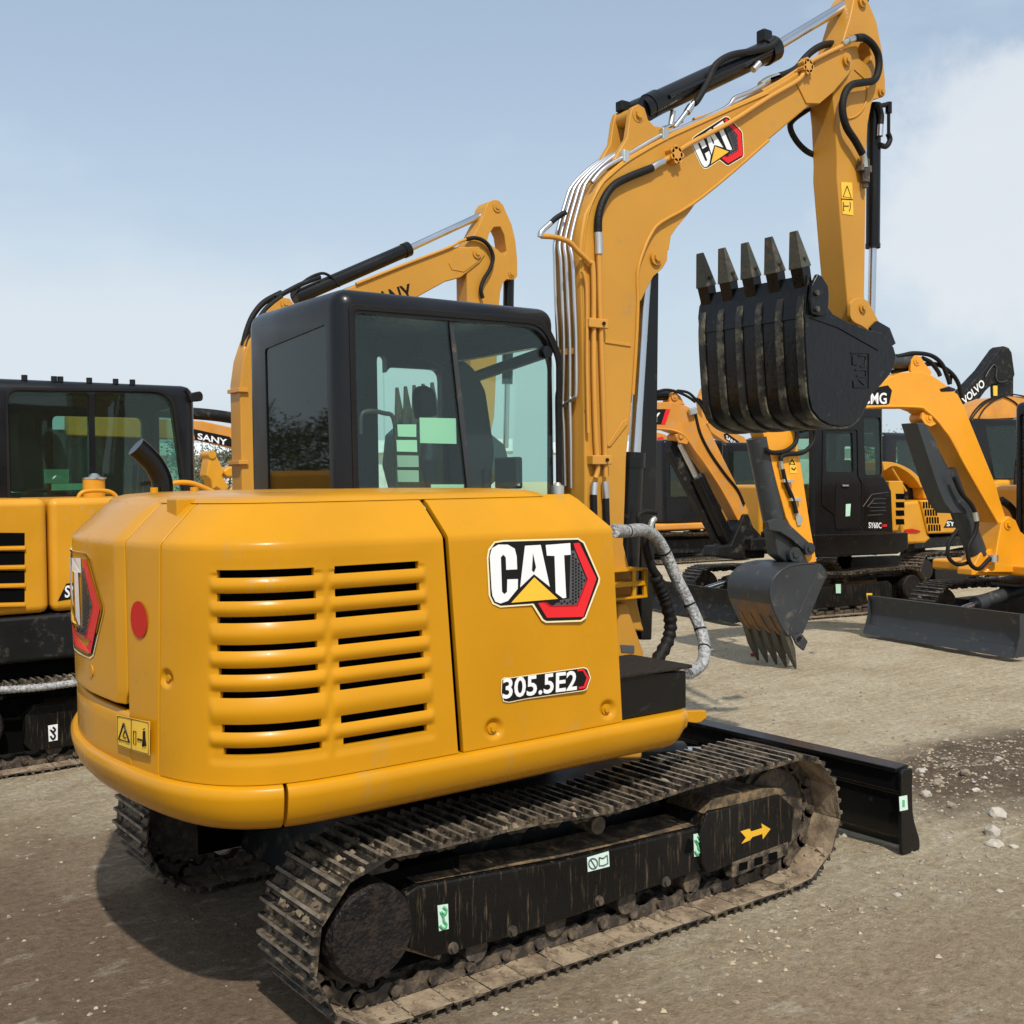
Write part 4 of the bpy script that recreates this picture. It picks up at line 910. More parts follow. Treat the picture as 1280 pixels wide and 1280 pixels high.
near([(292, 1275), (296, 1400), (310, 1500)], .016, 'rubber', 'hydraulic_hose', z3); near([(346, 1290), (350, 1400), (360, 1500)], .016, 'rubber', 'hydraulic_hose', z3)
for q in ((300, 514), (315, 1120)):
    c = A.U(*z3([q])[0], 'y', Y2); part(boom, 'pipe_clamp', MB().box(c[0]-.055, c[0]+.065, Y2-.022, -BY, c[2]-.022, c[2]+.022), 'bronze', .005); part(boom, 'bolt', MB().cyl((c[0]+.03, Y2-.03, c[2]), (c[0]+.03, Y2, c[2]), .009, 6), 'dblack')
for q in ((600, 545), (1555, -95)):
    c = A.U(*z4([q])[0], 'y', Y2); mbc = MB(); 
    for k in range(7): a = k*math.pi*2/7; mbc.cyl((c[0]+.035*math.cos(a), Y2-.02, c[2]+.035*math.sin(a)), (c[0]+.035*math.cos(a), -BY, c[2]+.035*math.sin(a)), .013, 8)
    mbc.cyl((c[0], Y2-.02, c[2]), (c[0], -BY, c[2]), .036, 16); part(boom, 'pipe_clamp', mbc, 'bronze', .002)
near([(0, 640), (80, 612), (150, 590), (230, 545), (300, 460), (360, 405), (430, 365), (500, 350), (540, 355)], .020, 'rubber', 'hydraulic_hose', zA, y=.0)
near([(-60, 680), (0, 640), (80, 612)], .020, 'fitting', 'hose_fitting', zA, y=.0)
# ---- arm
arm_o = zA([(690, -20), (720, -75), (760, -85), (795, -60), (800, 0), (870, 170), (915, 400), (940, 640), (940, 755), (925, 775), (890, 785), (850, 792), (830, 835), (800, 1000), (785, 1280)])+z1_([(1090, 560), (1085, 900)])+[(1082, 395), (1072, 412), (1062, 405)]+z1_([(1018, 760), (1000, 540)])+zA([(555, 1280), (540, 950), (520, 770), (530, 560), (600, 330), (620, 260), (655, 150)])
hole_ = zA([(745, 345), (770, 335), (815, 380), (828, 440), (815, 505), (780, 512), (735, 465), (720, 400)])
arm = part(X, 'arm', MB().prism(A.xz(arm_o, -.085), 'y', -.085, .085, hole=A.xz(hole_, -.085)), 'ochre', .008)
pin(arm, A.U(*zA([(752, 10)])[0], 'y', -.09), -.10, .10, .036); pin(arm, A.U(*zA([(905, 735)])[0], 'y', -.09), -.098, .098, .028)
part(arm, 'pin_boss', MB().disc(A.U(*zA([(700, 560)])[0], 'y', -.085), 'y', .0, .0) if False else MB().tube([(lambda q: (q[0], -.087, q[2]))(A.U(*p, 'y', -.087)) for p in crv(zA([(790, 690), (790, 780), (760, 870), (700, 930), (640, 950)]), 5)], .006, 6), 'ochre')
part(arm, 'weld_bead', MB().tube([A.U(*p, 'y', -.087) for p in zA([(690, 555), (770, 628)])], .004, 6), 'ochre')
# hoses at the joint
def hose(root, pts, zfn, y, r, mat='rubber', name='hydraulic_hose', n=6):
    ys_ = y if isinstance(y, (list, tuple)) else [y]*len(pts)
    return part(root, name, MB().tube(crv([A.U(*p, 'y', yy) for p, yy in zip(zfn(pts), ys_)], n), r, 12), mat)
hose(arm, [(600, 350), (640, 325)], zA, -.13, .014, 'silver', 'hose_fitting'); hose(arm, [(640, 325), (700, 305)], zA, -.13, .018, 'silver', 'hose_fitting')
hose(arm, [(700, 305), (760, 300), (830, 350), (880, 440), (885, 550), (850, 640), (760, 660), (670, 680), (615, 750), (595, 870), (625, 1010), (700, 1130), (755, 1230)], zA, -.135, .021)
hose(arm, [(755, 1225), (770, 1290), (775, 1340)], zA, -.12, .02, 'fitting', 'hose_fitting')
hose(arm, [(340, 860), (200, 960), (180, 1030), (230, 1130), (310, 1210), (400, 1250)], zA, .09, .017)
c = A.U(*z1_([(1080, 520)])[0], 'y', -.10)
part(arm, 'shutoff_valve', MB().cyl((c[0], -.115, c[2]+.05), (c[0], -.115, c[2]-.08), .026, 8).cyl((c[0], -.115, c[2]-.08), (c[0], -.115, c[2]-.11), .018, 6).box(c[0]-.05, c[0]+.045, -.13, -.09, c[2]-.02, c[2]+.02), 'chain', .004)
ws = flat(A, arm, 'warning_sticker', z1_([(1012, 560), (1046, 562), (1050, 663), (1017, 658)]), 'y', -.0865, -.0015, 'warn')
for P_ in ([(1031, 572), (1019, 605), (1044, 609), (1031, 572)], [(1020, 622), (1020, 648), (1022, 648)], [(1022, 634), (1036, 634)], [(1040, 622), (1041, 638), (1038, 650)], [(1014, 612), (1048, 614)]):
    part(ws, 'sticker_print', MB().tube([A.U(*p, 'y', -.0885) for p in z1_(P_)], .003, 5), 'dblack')
# arm cylinder over the boom
a0 = A.U(*z4([(330, 245)])[0], 'y', 0)+np.array([.0, 0, .0]); a1 = A.U(*zA([(745, -5)])[0], 'y', 0)
a0 = A.U(802, 138, 'y', 0); a1 = A.U(1071, -2, 'y', 0); am = A.U(964, 62, 'y', 0); dirv = (a1-a0)/np.linalg.norm(a1-a0)
ac = part(X, 'arm_cylinder', MB().cyl(a0, am, .060, 26).cyl(am-dirv*.06, am+dirv*.02, .070, 24).cyl(a0+dirv*.05, a0+dirv*.12, .064, 24), 'black', .004)
part(ac, 'cylinder_eye', MB().cyl((a0[0], -.04, a0[2]), (a0[0], .04, a0[2]), .062, 20), 'black', .004)
part(ac, 'piston_rod', MB().cyl(am, a1-dirv*.04, .029, 20), 'chrome')
part(ac, 'rod_eye', MB().cyl((a1[0], -.05, a1[2]), (a1[0], .05, a1[2]), .05, 20).cyl(a1-dirv*.12, a1, .036, 14), 'black', .004)
part(ac, 'port_block', MB().box(am[0]-.09, am[0]-.02, -.03, .03, am[2]+.02, am[2]+.09), 'black', .01)
part(ac, 'grease_bolt', MB().box(a0[0]-.13, a0[0]-.07, .0, .05, a0[2]-.02, a0[2]+.03), 'blackdull', .006)
up_ = np.array([-dirv[2], 0, dirv[0]])
part(ac, 'feed_tube', MB().tube([a0+dirv*.15+up_*.0+np.array([0, -.062, 0]), am-dirv*.1+np.array([0, -.062, 0]), am-dirv*.03+np.array([0, -.05, 0])], .011, 8), 'black')
hose(ac, [(850, 0), (800, 90), (760, 155), (740, 170)], z4, -.075, .018); hose(ac, [(740, 165), (700, 215), (655, 275), (600, 345)], z4, -.075, .012, 'silver', 'hose_fitting')
hose(ac, [(720, 190), (690, 235)], z4, -.075, .019, 'silver', 'hose_fitting'); hose(ac, [(590, 225), (570, 335)], z4, 0, .015, 'fitting', 'hose_fitting')
hose(ac, [(850, 0), (900, -110), (1010, -180), (1170, -210), (1290, -240), (1350, -290)], z4, -.075, .018); hose(ac, [(760, 195), (742, 215)], z1_, -.07, .017, 'silver', 'hose_fitting')
# boom cylinder, below and in front of the boom
b0 = A.U(*z3([(570, 225)])[0], 'y', 0); b1 = A.U(772, 800, 'y', 0)
part(X, 'boom_cylinder', MB().cyl(A.U(789, 572, 'y', 0), A.U(778, 800, 'y', 0), .066, 26).cyl(A.U(789.5, 566, 'y', 0), A.U(789, 585, 'y', 0), .073, 26), 'black', .005)
part(X, 'boom_rod', MB().cyl(A.U(807, 350, 'y', 0), A.U(793, 572, 'y', 0), .032, 20), 'chrome')
q = A.xz([(810, 350), (824, 340), (821, 620), (815, 800), (801, 800), (802, 560)], -.03); part(X, 'rod_guard', MB().prism(q, 'y', -.03, .03), 'black', .008)
# swing post and light guard
q = A.xz([(772, 950), (772, 755), (784, 752), (806, 815), (806, 850), (804, 950)], -.14); part(X, 'swing_post', MB().prism(q, 'y', -.14, .14), 'ochre', .02)
q = A.xz([(773, 712), (806, 710), (808, 745), (773, 750)], -.18); z_lo = q[3][1]; z_hi = q[0][1]; xa, xb = q[0][0], q[1][0]
for k, (za, zb2) in enumerate(((z_lo, z_lo+.012), ((z_lo+z_hi)/2-.012, (z_lo+z_hi)/2+.012), (z_hi-.012, z_hi))):
    part(X, 'guard_rail', MB().box(xa-.08, xb, -.20, .12, za, zb2), 'yellow', .004)
for xx in (xa-.08, (xa+xb)/2-.01, xb-.02): part(X, 'guard_upright', MB().box(xx, xx+.025, -.197, -.18, z_lo, z_hi), 'yellow', .004)
flat(A, X, 'serial_plate', [(776, 806), (793, 807), (793, 816), (777, 815)], 'y', -.145, .003, 'dgrey')
# wrapped and plain hoses in front of the door
w5 = lambda p: Z(p, .34375, 480, 600)
yw = [-.62, -.5, -.4, -.32, -.3, -.3, -.32, -.36, -.4, -.45, -.5]
P5 = [(835, 185), (880, 186), (940, 182), (985, 205), (1020, 260), (1060, 350), (1110, 450), (1150, 540), (1165, 610), (1155, 670), (1105, 705)]
hz_ = hose(X, P5, w5, yw, .029, 'tape_and_lit_pads', 'wrapped_hose_and_lit_pads')
for a in (1, 4, 6, 7, 8):
    c = A.U(*w5([P5[a]])[0], 'y', yw[a]); d = A.U(*w5([P5[a+1]])[0], 'y', yw[a+1])-c; d /= np.linalg.norm(d); part(hz_, 'cable_tie', MB().cyl(c, c+d*.008, .0305, 16), 'rubber')
hose(X, [(955, 180), (950, 240), (975, 320), (1000, 360), (1025, 440), (1042, 520), (1030, 590), (990, 660)], w5, -.25, .020, 'rubber')
P6 = [(985, 350), (1010, 400), (1025, 440), (1042, 520), (1030, 590), (990, 660)]
pp = crv([A.U(*p, 'y', -.25) for p in w5(P6)], 8); part(X, 'spiral_hose_guard', MB().tube(pp, [.027+.004*(i % 3) for i in range(len(pp))], 12), 'rubber')
hose(X, [(930, 170), (925, 130), (950, 115), (990, 118)], w5, -.25, .012, 'rubber'); hose(X, [(968, 175), (975, 150), (985, 140)], w5, -.3, .014, 'fitting', 'hose_fitting')
# ---- bucket cylinder, link, bucket
c0 = A.U(1100, 118, 'y', 0); c1 = A.U(1091, 310, 'y', 0); c2 = A.U(1089, 400, 'y', 0)
c0 = A.U(1092.5, 130, 'y', 0)
bc = part(X, 'bucket_cylinder', MB().cyl(c0, c1, .041, 24).cyl(c1-(c1-c0)*.03, c1, .044, 24), 'black', .004)
part(bc, 'piston_rod', MB().cyl(c1, c2, .023, 18), 'chrome')
hose(bc, [(890, 850), (930, 840), (960, 835)], zA, -.05, .014); hose(bc, [(965, 830), (965, 1080)], zA, -.05, .010, 'black', 'feed_tube')
hose(bc, [(960, 1070), (975, 1120), (945, 1170), (895, 1160)], zA, -.05, .016); hose(bc, [(880, 830), (905, 920), (900, 1010)], zA, -.06, .017); hose(bc, [(900, 1000), (895, 1090)], zA, -.06, .018, 'silver', 'hose_fitting')
part(bc, 'port_block', MB().cyl(A.U(*zA([(965, 820)])[0], 'y', -.05), A.U(*zA([(965, 905)])[0], 'y', -.05), .02, 10), 'black', .003)
zb = lambda p: Z(p, .21875, 850, 270)
q = A.xz(rpoly(zb([(962, 600), (962, 490), (1005, 465), (1060, 480), (1090, 540), (1160, 670), (1120, 720), (1050, 640)]), 8), -.10)
for a, b_ in ((-.115, -.09), (.09, .115)): part(X, 'bucket_link', MB().prism(q, 'y', a, b_), 'ochre', .004)
pin(X, A.U(*zb([(1040, 525)])[0], 'y', -.115), -.125, .12, .030)
BW = .375
sp_ = zb([(728, 395), (745, 380), (845, 520), (875, 560), (960, 608), (1060, 645), (1150, 668), (1190, 705), (1222, 752), (1235, 800), (1225, 850), (1200, 905), (1150, 965), (1095, 1020), (1065, 1085), (1030, 1150), (985, 1190), (930, 1202), (860, 1193), (800, 1160), (757, 1105), (738, 1020), (726, 850), (718, 700), (715, 560), (722, 470)])
spq = A.xz(sp_, -BW)
bk = part(X, 'bucket', MB().prism(spq, 'y', -BW, -BW+.02), 'bucket', .004); part(bk, 'side_plate', MB().prism(spq, 'y', BW-.02, BW), 'bucket', .004)
outer = spq[10:][::1]  # rear / bottom of the shell to the lip
oc = crv([spq[i] for i in (9, 10, 11, 12, 13, 14, 15, 16, 17, 18, 19, 20, 21, 22, 23, 24, 25, 0)], 4)
cen = np.mean(np.array(spq), axis=0)
inn = [p+(cen-p)/np.linalg.norm(cen-p)*.02 for p in oc]
part(bk, 'bucket_shell', MB().prism([tuple(p) for p in oc]+[tuple(p) for p in inn[::-1]], 'y', -BW+.018, BW-.018), 'bucket', .003)
for k in range(6):
    yk = -BW+.03+k*(2*BW-.06)/5
    i0, i1 = 14, 67
    a = oc[i0:i1]; n2 = []
    for i in range(len(a)):
        t = a[min(i+1, len(a)-1)]-a[max(i-1, 0)]; t = t/np.linalg.norm(t); nn2 = np.array([-t[1], t[0]]); nn2 = nn2 if nn2@(a[i]-cen) > 0 else -nn2
        n2.append(a[i]+nn2*.012*min(1, i/3, (len(a)-1-i)/3+.05))
    part(bk, 'wear_strip', MB().prism([tuple(p) for p in a]+[tuple(p) for p in n2[::-1]], 'y', yk-.021, yk+.021), 'rib', .003)
lipt = np.array(spq[0]); lipb = np.array(spq[24]); ld = (lipt-lipb)/np.linalg.norm(lipt-lipb); ln_ = np.array([-ld[1], ld[0]]); ln_ = ln_ if ln_@(np.array(spq[13])-lipt) < 0 else -ln_
part(bk, 'lip_plate', MB().prism([tuple(lipb-ld*.02+ln_*.004), tuple(lipt+ld*.055+ln_*.006), tuple(lipt+ld*.055+ln_*-.016), tuple(lipb-ld*.02-ln_*.010)], 'y', -BW, BW), 'bucket', .004)
tip = A.U(992, 289, 'y', -.33); base_t = A.U(1000, 335, 'y', -.33); tl_ = np.array([tip[0], tip[2]])-np.array([base_t[0], base_t[2]]); L_ = np.linalg.norm(tl_); td = tl_/L_; tn = np.array([-td[1], td[0]])
b0_ = np.array([base_t[0], base_t[2]])
for k in range(5):
    yk = -.33+.66*k/4
    def wedge(m_, s0, s1, w0, w1, h0, h1):
        V = []
        for s, w_, h_ in ((s0, w0, h0), (s1, w1, h1)):
            for dy, dn in ((-1, -1), (1, -1), (1, 1), (-1, 1)):
                p = b0_+td*s+tn*dn*h_; V.append((p[0], yk+dy*w_, p[1]))
        return m_.add(V, [(0, 1, 2, 3), (7, 6, 5, 4), (0, 4, 5, 1), (1, 5, 6, 2), (2, 6, 7, 3), (3, 7, 4, 0)])
    ad_ = part(bk, 'tooth_adapter', wedge(wedge(MB(), -.30, -.12, .014, .032, .004, .03), -.12, .03, .036, .040, .03, .034), 'bucket', .006)
    part(ad_, 'tooth', wedge(MB(), .0, L_, .044, .023, .040, .008), 'tooth', .004)
    part(ad_, 'tooth_pin', MB().cyl((b0_[0]+td[0]*.045, yk-.05, b0_[1]+td[1]*.045), (b0_[0]+td[0]*.045, yk+.05, b0_[1]+td[1]*.045), .010, 8), 'chain')
    # scallops: gusset between teeth
cut_ = A.xz(zb([(752, 560), (745, 470), (752, 400), (785, 330), (810, 345), (845, 400), (850, 450), (845, 560), (800, 572)]), -BW-.02)
sc_ = part(bk, 'side_cutter', MB().prism(cut_, 'y', -BW-.024, -BW), 'bucket', .006); part(bk, 'side_cutter', MB().prism(cut_, 'y', BW, BW+.024), 'bucket', .006)
for q in ((778, 440), (778, 532)):
    c = A.U(*zb([q])[0], 'y', -BW-.024); part(sc_, 'bolt', MB().cyl((c[0], c[1]-.014, c[2]), (c[0], c[1]+.01, c[2]), .016, 6), 'tooth')
q = A.xz(zb([(730, 580), (900, 640), (1130, 770), (1180, 700), (1150, 672), (1060, 648), (960, 612), (875, 565)]), -BW-.0); part(bk, 'side_reinforcement', MB().prism(q, 'y', -BW-.006, -BW), 'bucket', .003)
for P_ in ([(975, 785), (1078, 785), (1078, 985)], [(985, 795), (985, 850), (1010, 850)], [(1020, 800), (1060, 800), (1060, 860), (1030, 860)], [(1000, 880), (1060, 880), (1060, 920), (1010, 915)], [(990, 940), (990, 980), (1060, 980)], [(1020, 935), (1050, 965)]):
    part(bk, 'cast_mark', MB().tube([A.U(*p, 'y', -BW-.001) for p in zb(P_)], .0045, 6), 'bucket')
for sg in (-1, 1):
    q = A.xz(zb([(1080, 640), (1120, 600), (1190, 640), (1225, 730), (1180, 760), (1100, 720)]), sg*.12); part(bk, 'hanger_plate', MB().prism(q, 'y', sg*.12-.012, sg*.12+.012), 'bucket', .004)
# ================================================================== NEIGHBOUR MACHINES
def PR(fr, root, name, pts, val, thick, mat, bevel=.006, ax='y', hole=None, label=None, zf=None):
    "solid plate: outline traced on plane ax=val, going back by thick"
    p = zf(pts) if zf else pts
    q = fr.xz(p, val) if ax == 'y' else fr.yz(p, val)
    h = None
    if hole: h = zf(hole) if zf else hole; h = fr.xz(h, val) if ax == 'y' else fr.yz(h, val)
    return part(root, name, MB().prism(q, ax, val, val+thick, hole=h), mat, bevel, label=label)
def TB(fr, root, name, pts, y, r, mat, zf=None, n=5, sides=10):
    p = zf(pts) if zf else pts; ys_ = y if isinstance(y, (list, tuple)) else [y]*len(p)
    q = [fr.U(*a, 'y', b) for a, b in zip(p, ys_)]
    return part(root, name, MB().tube(crv(q, n) if len(q) > 2 else q, r, sides), mat)
def PN(fr, root, q, y0, y1, r, mat, zf=None):
    q = zf([q])[0] if zf else q; c = fr.U(*q, 'y', y0)
    part(root, 'pin', MB().cyl((c[0], y0, c[2]), (c[0], y1, c[2]), r, 16).cyl((c[0], y0*1.1, c[2]), (c[0], y0, c[2]), r*.5, 6), mat, .003)
def blade_local(root, x, w, z0, z1, mat='steelgrey'):
    d = MB().prism([(x-.03, z1), (x+.03, z1), (x+.0, z1-.06), (x-.005, (z0+z1)/2), (x+.03, z0+.08), (x+.09, z0), (x+.05, z0-.01), (x-.02, z0+.07), (x-.045, (z0+z1)/2)], 'y', -w/2, w/2)
    b = part(root, 'dozer_blade', d, mat, .006)
    for sg in (-1, 1): part(b, 'end_plate', MB().prism([(x-.07, z1), (x+.035, z1+.005), (x+.03, (z0+z1)/2), (x+.10, z0), (x-.05, z0)], 'y', sg*w/2-.008, sg*w/2+.010), mat, .003)
    part(b, 'cutting_edge', MB().prism([(x+.045, z0+.09), (x+.055, z0+.09), (x+.105, z0-.008), (x+.09, z0-.01)], 'y', -w/2+.01, w/2-.01), mat, .002)
    for sg in (-1, 1): part(b, 'blade_arm', MB().prism([(.5, .24), (x-.03, z0+.06), (x-.03, z0+.2), (.5, .38)], 'y', sg*.36-.04, sg*.36+.04), mat, .01)
    part(b, 'blade_cylinder', MB().cyl((.62, 0, .56), (x-.55, 0, .44), .075, 18).cyl((x-.62, 0, .445), (x-.5, 0, .425), .085, 18), mat, .004); part(b, 'piston_rod', MB().cyl((x-.55, 0, .44), (x-.05, 0, .33), .035, 12), 'chrome')
    part(b, 'cylinder_cover', MB().box(.5, .95, -.16, .16, .60, .63), mat, .005)
    return b
# ------------------------------------------------------------------ left machine
L = Fr(-.37, 4.2, 0)
XL = thing('tracked_excavator', 'yellow excavator with slotted side panel and black cab behind the left of the foreground machine', 'excavator', L)
undercarriage(XL, main=False)
zL = lambda p: Z(p, .265625, 0, 440)
k = L.U(62, 700, 'y', -.97)[0]; zt_l = L.U(60, 631, 'y', -.97)[2]; zb_l = L.U(60, 766, 'y', -.97)[2]; xf_ = L.U(330, 700, 'y', -.97)[0]
sidep = part(XL, 'side_panel', MB().box(k-1.3, k-.006, -.97, .0, zb_l, zt_l+.04), 'sanyy', .05, seg=4)
sided = part(XL, 'side_door', MB().box(k+.006, xf_, -.97, .0, zb_l, zt_l+.04), 'sanyy', .05, seg=4)
for i, (a, b_) in enumerate(((850, 912), (937, 1002), (1028, 1088), (1112, 1178))):
    q = L.xz(zL([(-140, a-2), (118, a), (118, b_), (-140, b_+6)]), -.972); part(sidep, 'slot', MB().prism(q, 'y', -.9725, -.90), 'inside', .006)
    q = L.xz(zL([(-140, b_+8), (118, b_+4), (118, b_+20), (-140, b_+26)]), -.97); part(sidep, 'slot_lip', MB().prism(q, 'y', -.990, -.965), 'sanyy', .006)
q = L.xz(zL([(272, 1172), (312, 1090), (420, 1075), (420, 1150)]), -.9715); pl = part(sided, 'model_number_plate', MB().prism(q, 'y', -.9725, -.97), 'dblack')
text(L, pl, 'SY60', 'y', -.9735, zL([(305, 1100)])[0], zL([(420, 1080)])[0], zL([(305, 1158)])[0], 'white')
part(XL, 'skirt', MB().box(k-1.3, xf_+.2, -.96, .9, .70, zb_l-.01), 'blackdull', .03)
part(XL, 'house_floor', MB().box(k-1.1, xf_, -.85, .85, .60, .72), 'inside')
pth = [L.U(*p, 'y', -1.02) for p in zL([(-60, 1590), (0, 1590), (100, 1585), (220, 1575), (330, 1560), (460, 1545), (700, 1500)])]
o = part(XL, 'wrapped_hose_and_lit_pads', MB().tube(crv(pth, 10), [.021+.004*(i % 2) for i in range(61)], 10), 'tape_and_lit_pads')  # no hose here: pale tube imitates the sunlit track pads
tf = [c for c in XL.children if c.name.startswith('track_frame')][0]
st_ = flat(L, tf, 'hook_sticker', [(60, 907), (72, 905), (72, 925), (61, 927)], 'y', -.908, -.002, 'white')
part(st_, 'hook_symbol', MB().tube(crv([L.U(a, b, 'y', -.911) for a, b in [(66, 909), (69, 912), (66, 915), (63, 912), (66, 916), (69, 920), (66, 924), (63, 920)]], 4), .006, 6), 'dblack')
q0 = L.U(0, 540, 'y', .0); x0l = L.U(-70, 540, 'y', 0)[0]; x1l = L.U(247, 560, 'y', 0)[0]; z1l = L.U(100, 476, 'y', 0)[2]
w1 = rpoly(L.xz([(10, 489), (111, 491), (112, 618), (14, 620)], 0), [.08, .02, .02, .04]); w2 = rpoly(L.xz([(118, 491), (212, 492), (228, 612), (230, 618), (120, 618)], 0), [.02, .14, .03, .02, .02])
xm = (x0l+x1l)/2
farw = [rpoly([(x0l+.15, 1.65), (xm-.1, 1.65), (xm-.1, z1l-.25), (x0l+.15, z1l-.25)], .05), rpoly([(xm+.05, 1.0), (x1l-.12, 1.0), (x1l-.12, z1l-.2), (xm+.05, z1l-.2)], .05)]
fw = rpoly([(.08, 1.0), (.85, 1.0), (.85, z1l-.15), (.08, z1l-.15)], .06)
cl_ = cab(XL, L, x0l, x1l, 0, .95, .9, z1l, [w1, w2], [rpoly([(.15, 1.7), (.8, 1.7), (.8, z1l-.2), (.15, z1l-.2)], .05)], farw, [], [fw], bev=.09)
for w_ in (w1, w2): part(XL, 'side_window', MB().prism(w_, 'y', .02, .026), 'glassgreen')
so_ = rpoly(L.xz([(6, 484), (216, 486), (233, 612), (234, 624), (9, 626)], 0), [.08, .15, .03, .02, .03]); si_ = rpoly(L.xz([(9, 488), (213, 490), (229, 612), (230, 620), (13, 622)], 0), [.08, .15, .03, .02, .03])
part(cl_, 'window_seal', MB().ring(so_, si_, 'y', -.008, .01), 'rubber', .003)
for w_ in farw: part(XL, 'far_window', MB().prism(w_, 'y', .925, .93), 'glass')
part(XL, 'windscreen', MB().prism(fw, 'x', x1l-.02, x1l-.014), 'glass')
part(XL, 'operator_seat', MB().prism(rpoly(L.xz(zL([(70, 290), (130, 280), (150, 420), (220, 600), (210, 660), (90, 660), (60, 400)]), .4), .03), 'y', .25, .7), 'seat', .04)
part(XL, 'control_console', MB().box(xm-.5, xm+.1, .1, .25, 1.2, 1.75), 'seat', .03); part(XL, 'steering_levers', MB().tube([(x1l-.35, .4, 1.2), (x1l-.3, .4, 1.95)], .02, 8).tube([(x1l-.35, .55, 1.2), (x1l-.3, .55, 1.95)], .02, 8), 'rubber')
flat(L, cl_, 'paper_notice', zL([(208, 552), (324, 552), (324, 618), (208, 618)]), 'y', .03, .002, 'paper2'); flat(L, cl_, 'paper_notice', zL([(242, 620), (410, 618), (410, 648), (242, 652)]), 'y', .028, .002, 'paper')
for px_3 in (31, 68, 76, 112, 145, 166): c = L.U(px_3, 474, 'y', .05); part(cl_, 'roof_bolt', MB().cyl((c[0], .06, z1l-.01), (c[0], .06, z1l+.03), .022, 8), 'cabblack', .004)
mr_ = part(XL, 'wing_mirror', MB().prism(rpoly(L.xz(zL([(885, 195), (935, 185), (948, 200), (948, 232), (890, 235), (882, 215)]), .0), .03), 'y', -.04, .03), 'blackdull', .01)
TB(L, mr_, 'mirror_arm', [(895, 215), (875, 170)], 0, .012, 'blackdull', zL)
ex = L.U(118, 632, 'y', -.45); part(XL, 'exhaust_stack', MB().cyl((ex[0], -.45, ex[2]-.05), (ex[0], -.45, L.U(118, 599, 'y', -.45)[2]), .072, 24), 'sanyy', .006)
c = L.U(118, 599, 'y', -.45); part(XL, 'exhaust_cap', MB().cyl((c[0], -.45, c[2]), (c[0], -.45, c[2]+.012), .078, 24).cyl((c[0], -.45, c[2]+.012), (c[0], -.45, c[2]+.04), .05, 20, .02), 'fitting', .003)
TB(L, XL, 'handrail', [(97, 632), (98, 622), (104, 615), (122, 613), (138, 615), (146, 622), (147, 632)], -.72, .014, 'sanyy')
TB(L, XL, 'handrail', [(212, 605), (224, 603), (240, 604), (256, 610), (275, 619)], -.3, .018, 'sanyy')
zC = lambda p: Z(p, .375, 280, 220)
lb = [(303, 640), (300, 480), (304, 450), (312, 425), (328, 400), (345, 388), (362, 383), (400, 374), (443, 357), (505, 333), (543, 316), (566, 309), (599, 308), (607, 318), (600, 328), (576, 347), (557, 352), (528, 368), (480, 394), (430, 425), (402, 455), (388, 500), (383, 640)]
bo = PR(L, XL, 'boom', lb, -.10, .20, 'ochre', .01)
PR(L, bo, 'nose_plate', [(561, 329), (567, 313), (597, 308), (603, 317), (596, 328), (580, 340), (565, 337)], -.106, .01, 'ochre', .003)
text(L, bo, 'SANY', 'y', -.1015, (462, 368), (512, 354), (470, 392), 'dblack')
PR(L, bo, 'cylinder_lug', [(322, 405), (334, 388), (345, 378), (352, 372), (362, 373), (368, 381), (376, 386), (370, 396)], -.08, .03, 'ochre', .004)
PN(L, bo, (357, 379), -.09, .09, .04, 'ochre')
lal = lambda p: Z(p, .1172, 560, 230)
la = lal([(385, 330), (400, 250), (430, 195), (490, 168), (545, 175), (590, 225), (680, 430), (720, 600), (740, 800), (742, 980), (710, 1020), (620, 1018), (585, 1060), (560, 1150), (550, 1250)])+[(618, 520), (610, 560), (600, 560), (590, 480), (584, 380)]+lal([(200, 960), (180, 750), (200, 640), (270, 560), (340, 420)])
ar_ = PR(L, XL, 'arm', la, -.085, .17, 'ochre', .006, hole=lal([(420, 600), (440, 530), (490, 460), (560, 455), (600, 540), (625, 720), (600, 755), (560, 730), (520, 690), (460, 650)]))
PN(L, ar_, (528, 245), -.095, .095, .045, 'ochre', lal); PN(L, bo, (315, 735), -.12, .12, .045, 'ochre', lal); PN(L, ar_, (680, 955), -.092, .092, .035, 'ochre', lal)
TB(L, ar_, 'hydraulic_hose', [(200, 590), (280, 575), (370, 600), (440, 670), (480, 780), (450, 900), (380, 1020), (350, 1120), (370, 1220)], -.12, .018, 'rubber', lal)
TB(L, bo, 'yellow_tube', [(445, 355), (505, 331), (560, 310), (575, 302), (590, 297)], -.11, .013, 'bronze')
c0_ = L.U(368, 373, 'y', 0); c1_ = L.U(511, 311, 'y', 0); c2_ = L.U(608, 266, 'y', 0)
cyl_ = part(XL, 'arm_cylinder', MB().cyl(c0_, c1_, .058, 24).cyl(c1_-(c1_-c0_)*.05, c1_, .064, 24), 'black', .004); part(cyl_, 'piston_rod', MB().cyl(c1_, c2_, .03, 16), 'chrome')
TB(L, cyl_, 'hydraulic_hose', [(365, 372), (380, 352), (400, 342), (412, 345), (425, 358)], -.05, .012, 'rubber'); TB(L, cyl_, 'feed_tube', [(345, 372), (375, 356), (400, 346)], -.05, .02, 'black')
TB(L, bo, 'hydraulic_hose', [(352, 366), (330, 378), (316, 395), (308, 415), (304, 432)], .02, .024, 'rubber'); TB(L, bo, 'hydraulic_hose', [(352, 371), (334, 385), (322, 402), (314, 420), (309, 436)], -.06, .022, 'rubber')
for dx, yy in ((299.5, .06), (304.5, -.06)): TB(L, bo, 'yellow_tube', [(dx+14, 428), (dx+4, 434), (dx, 446), (dx, 520), (dx+1, 640)], yy, .013, 'bronze')
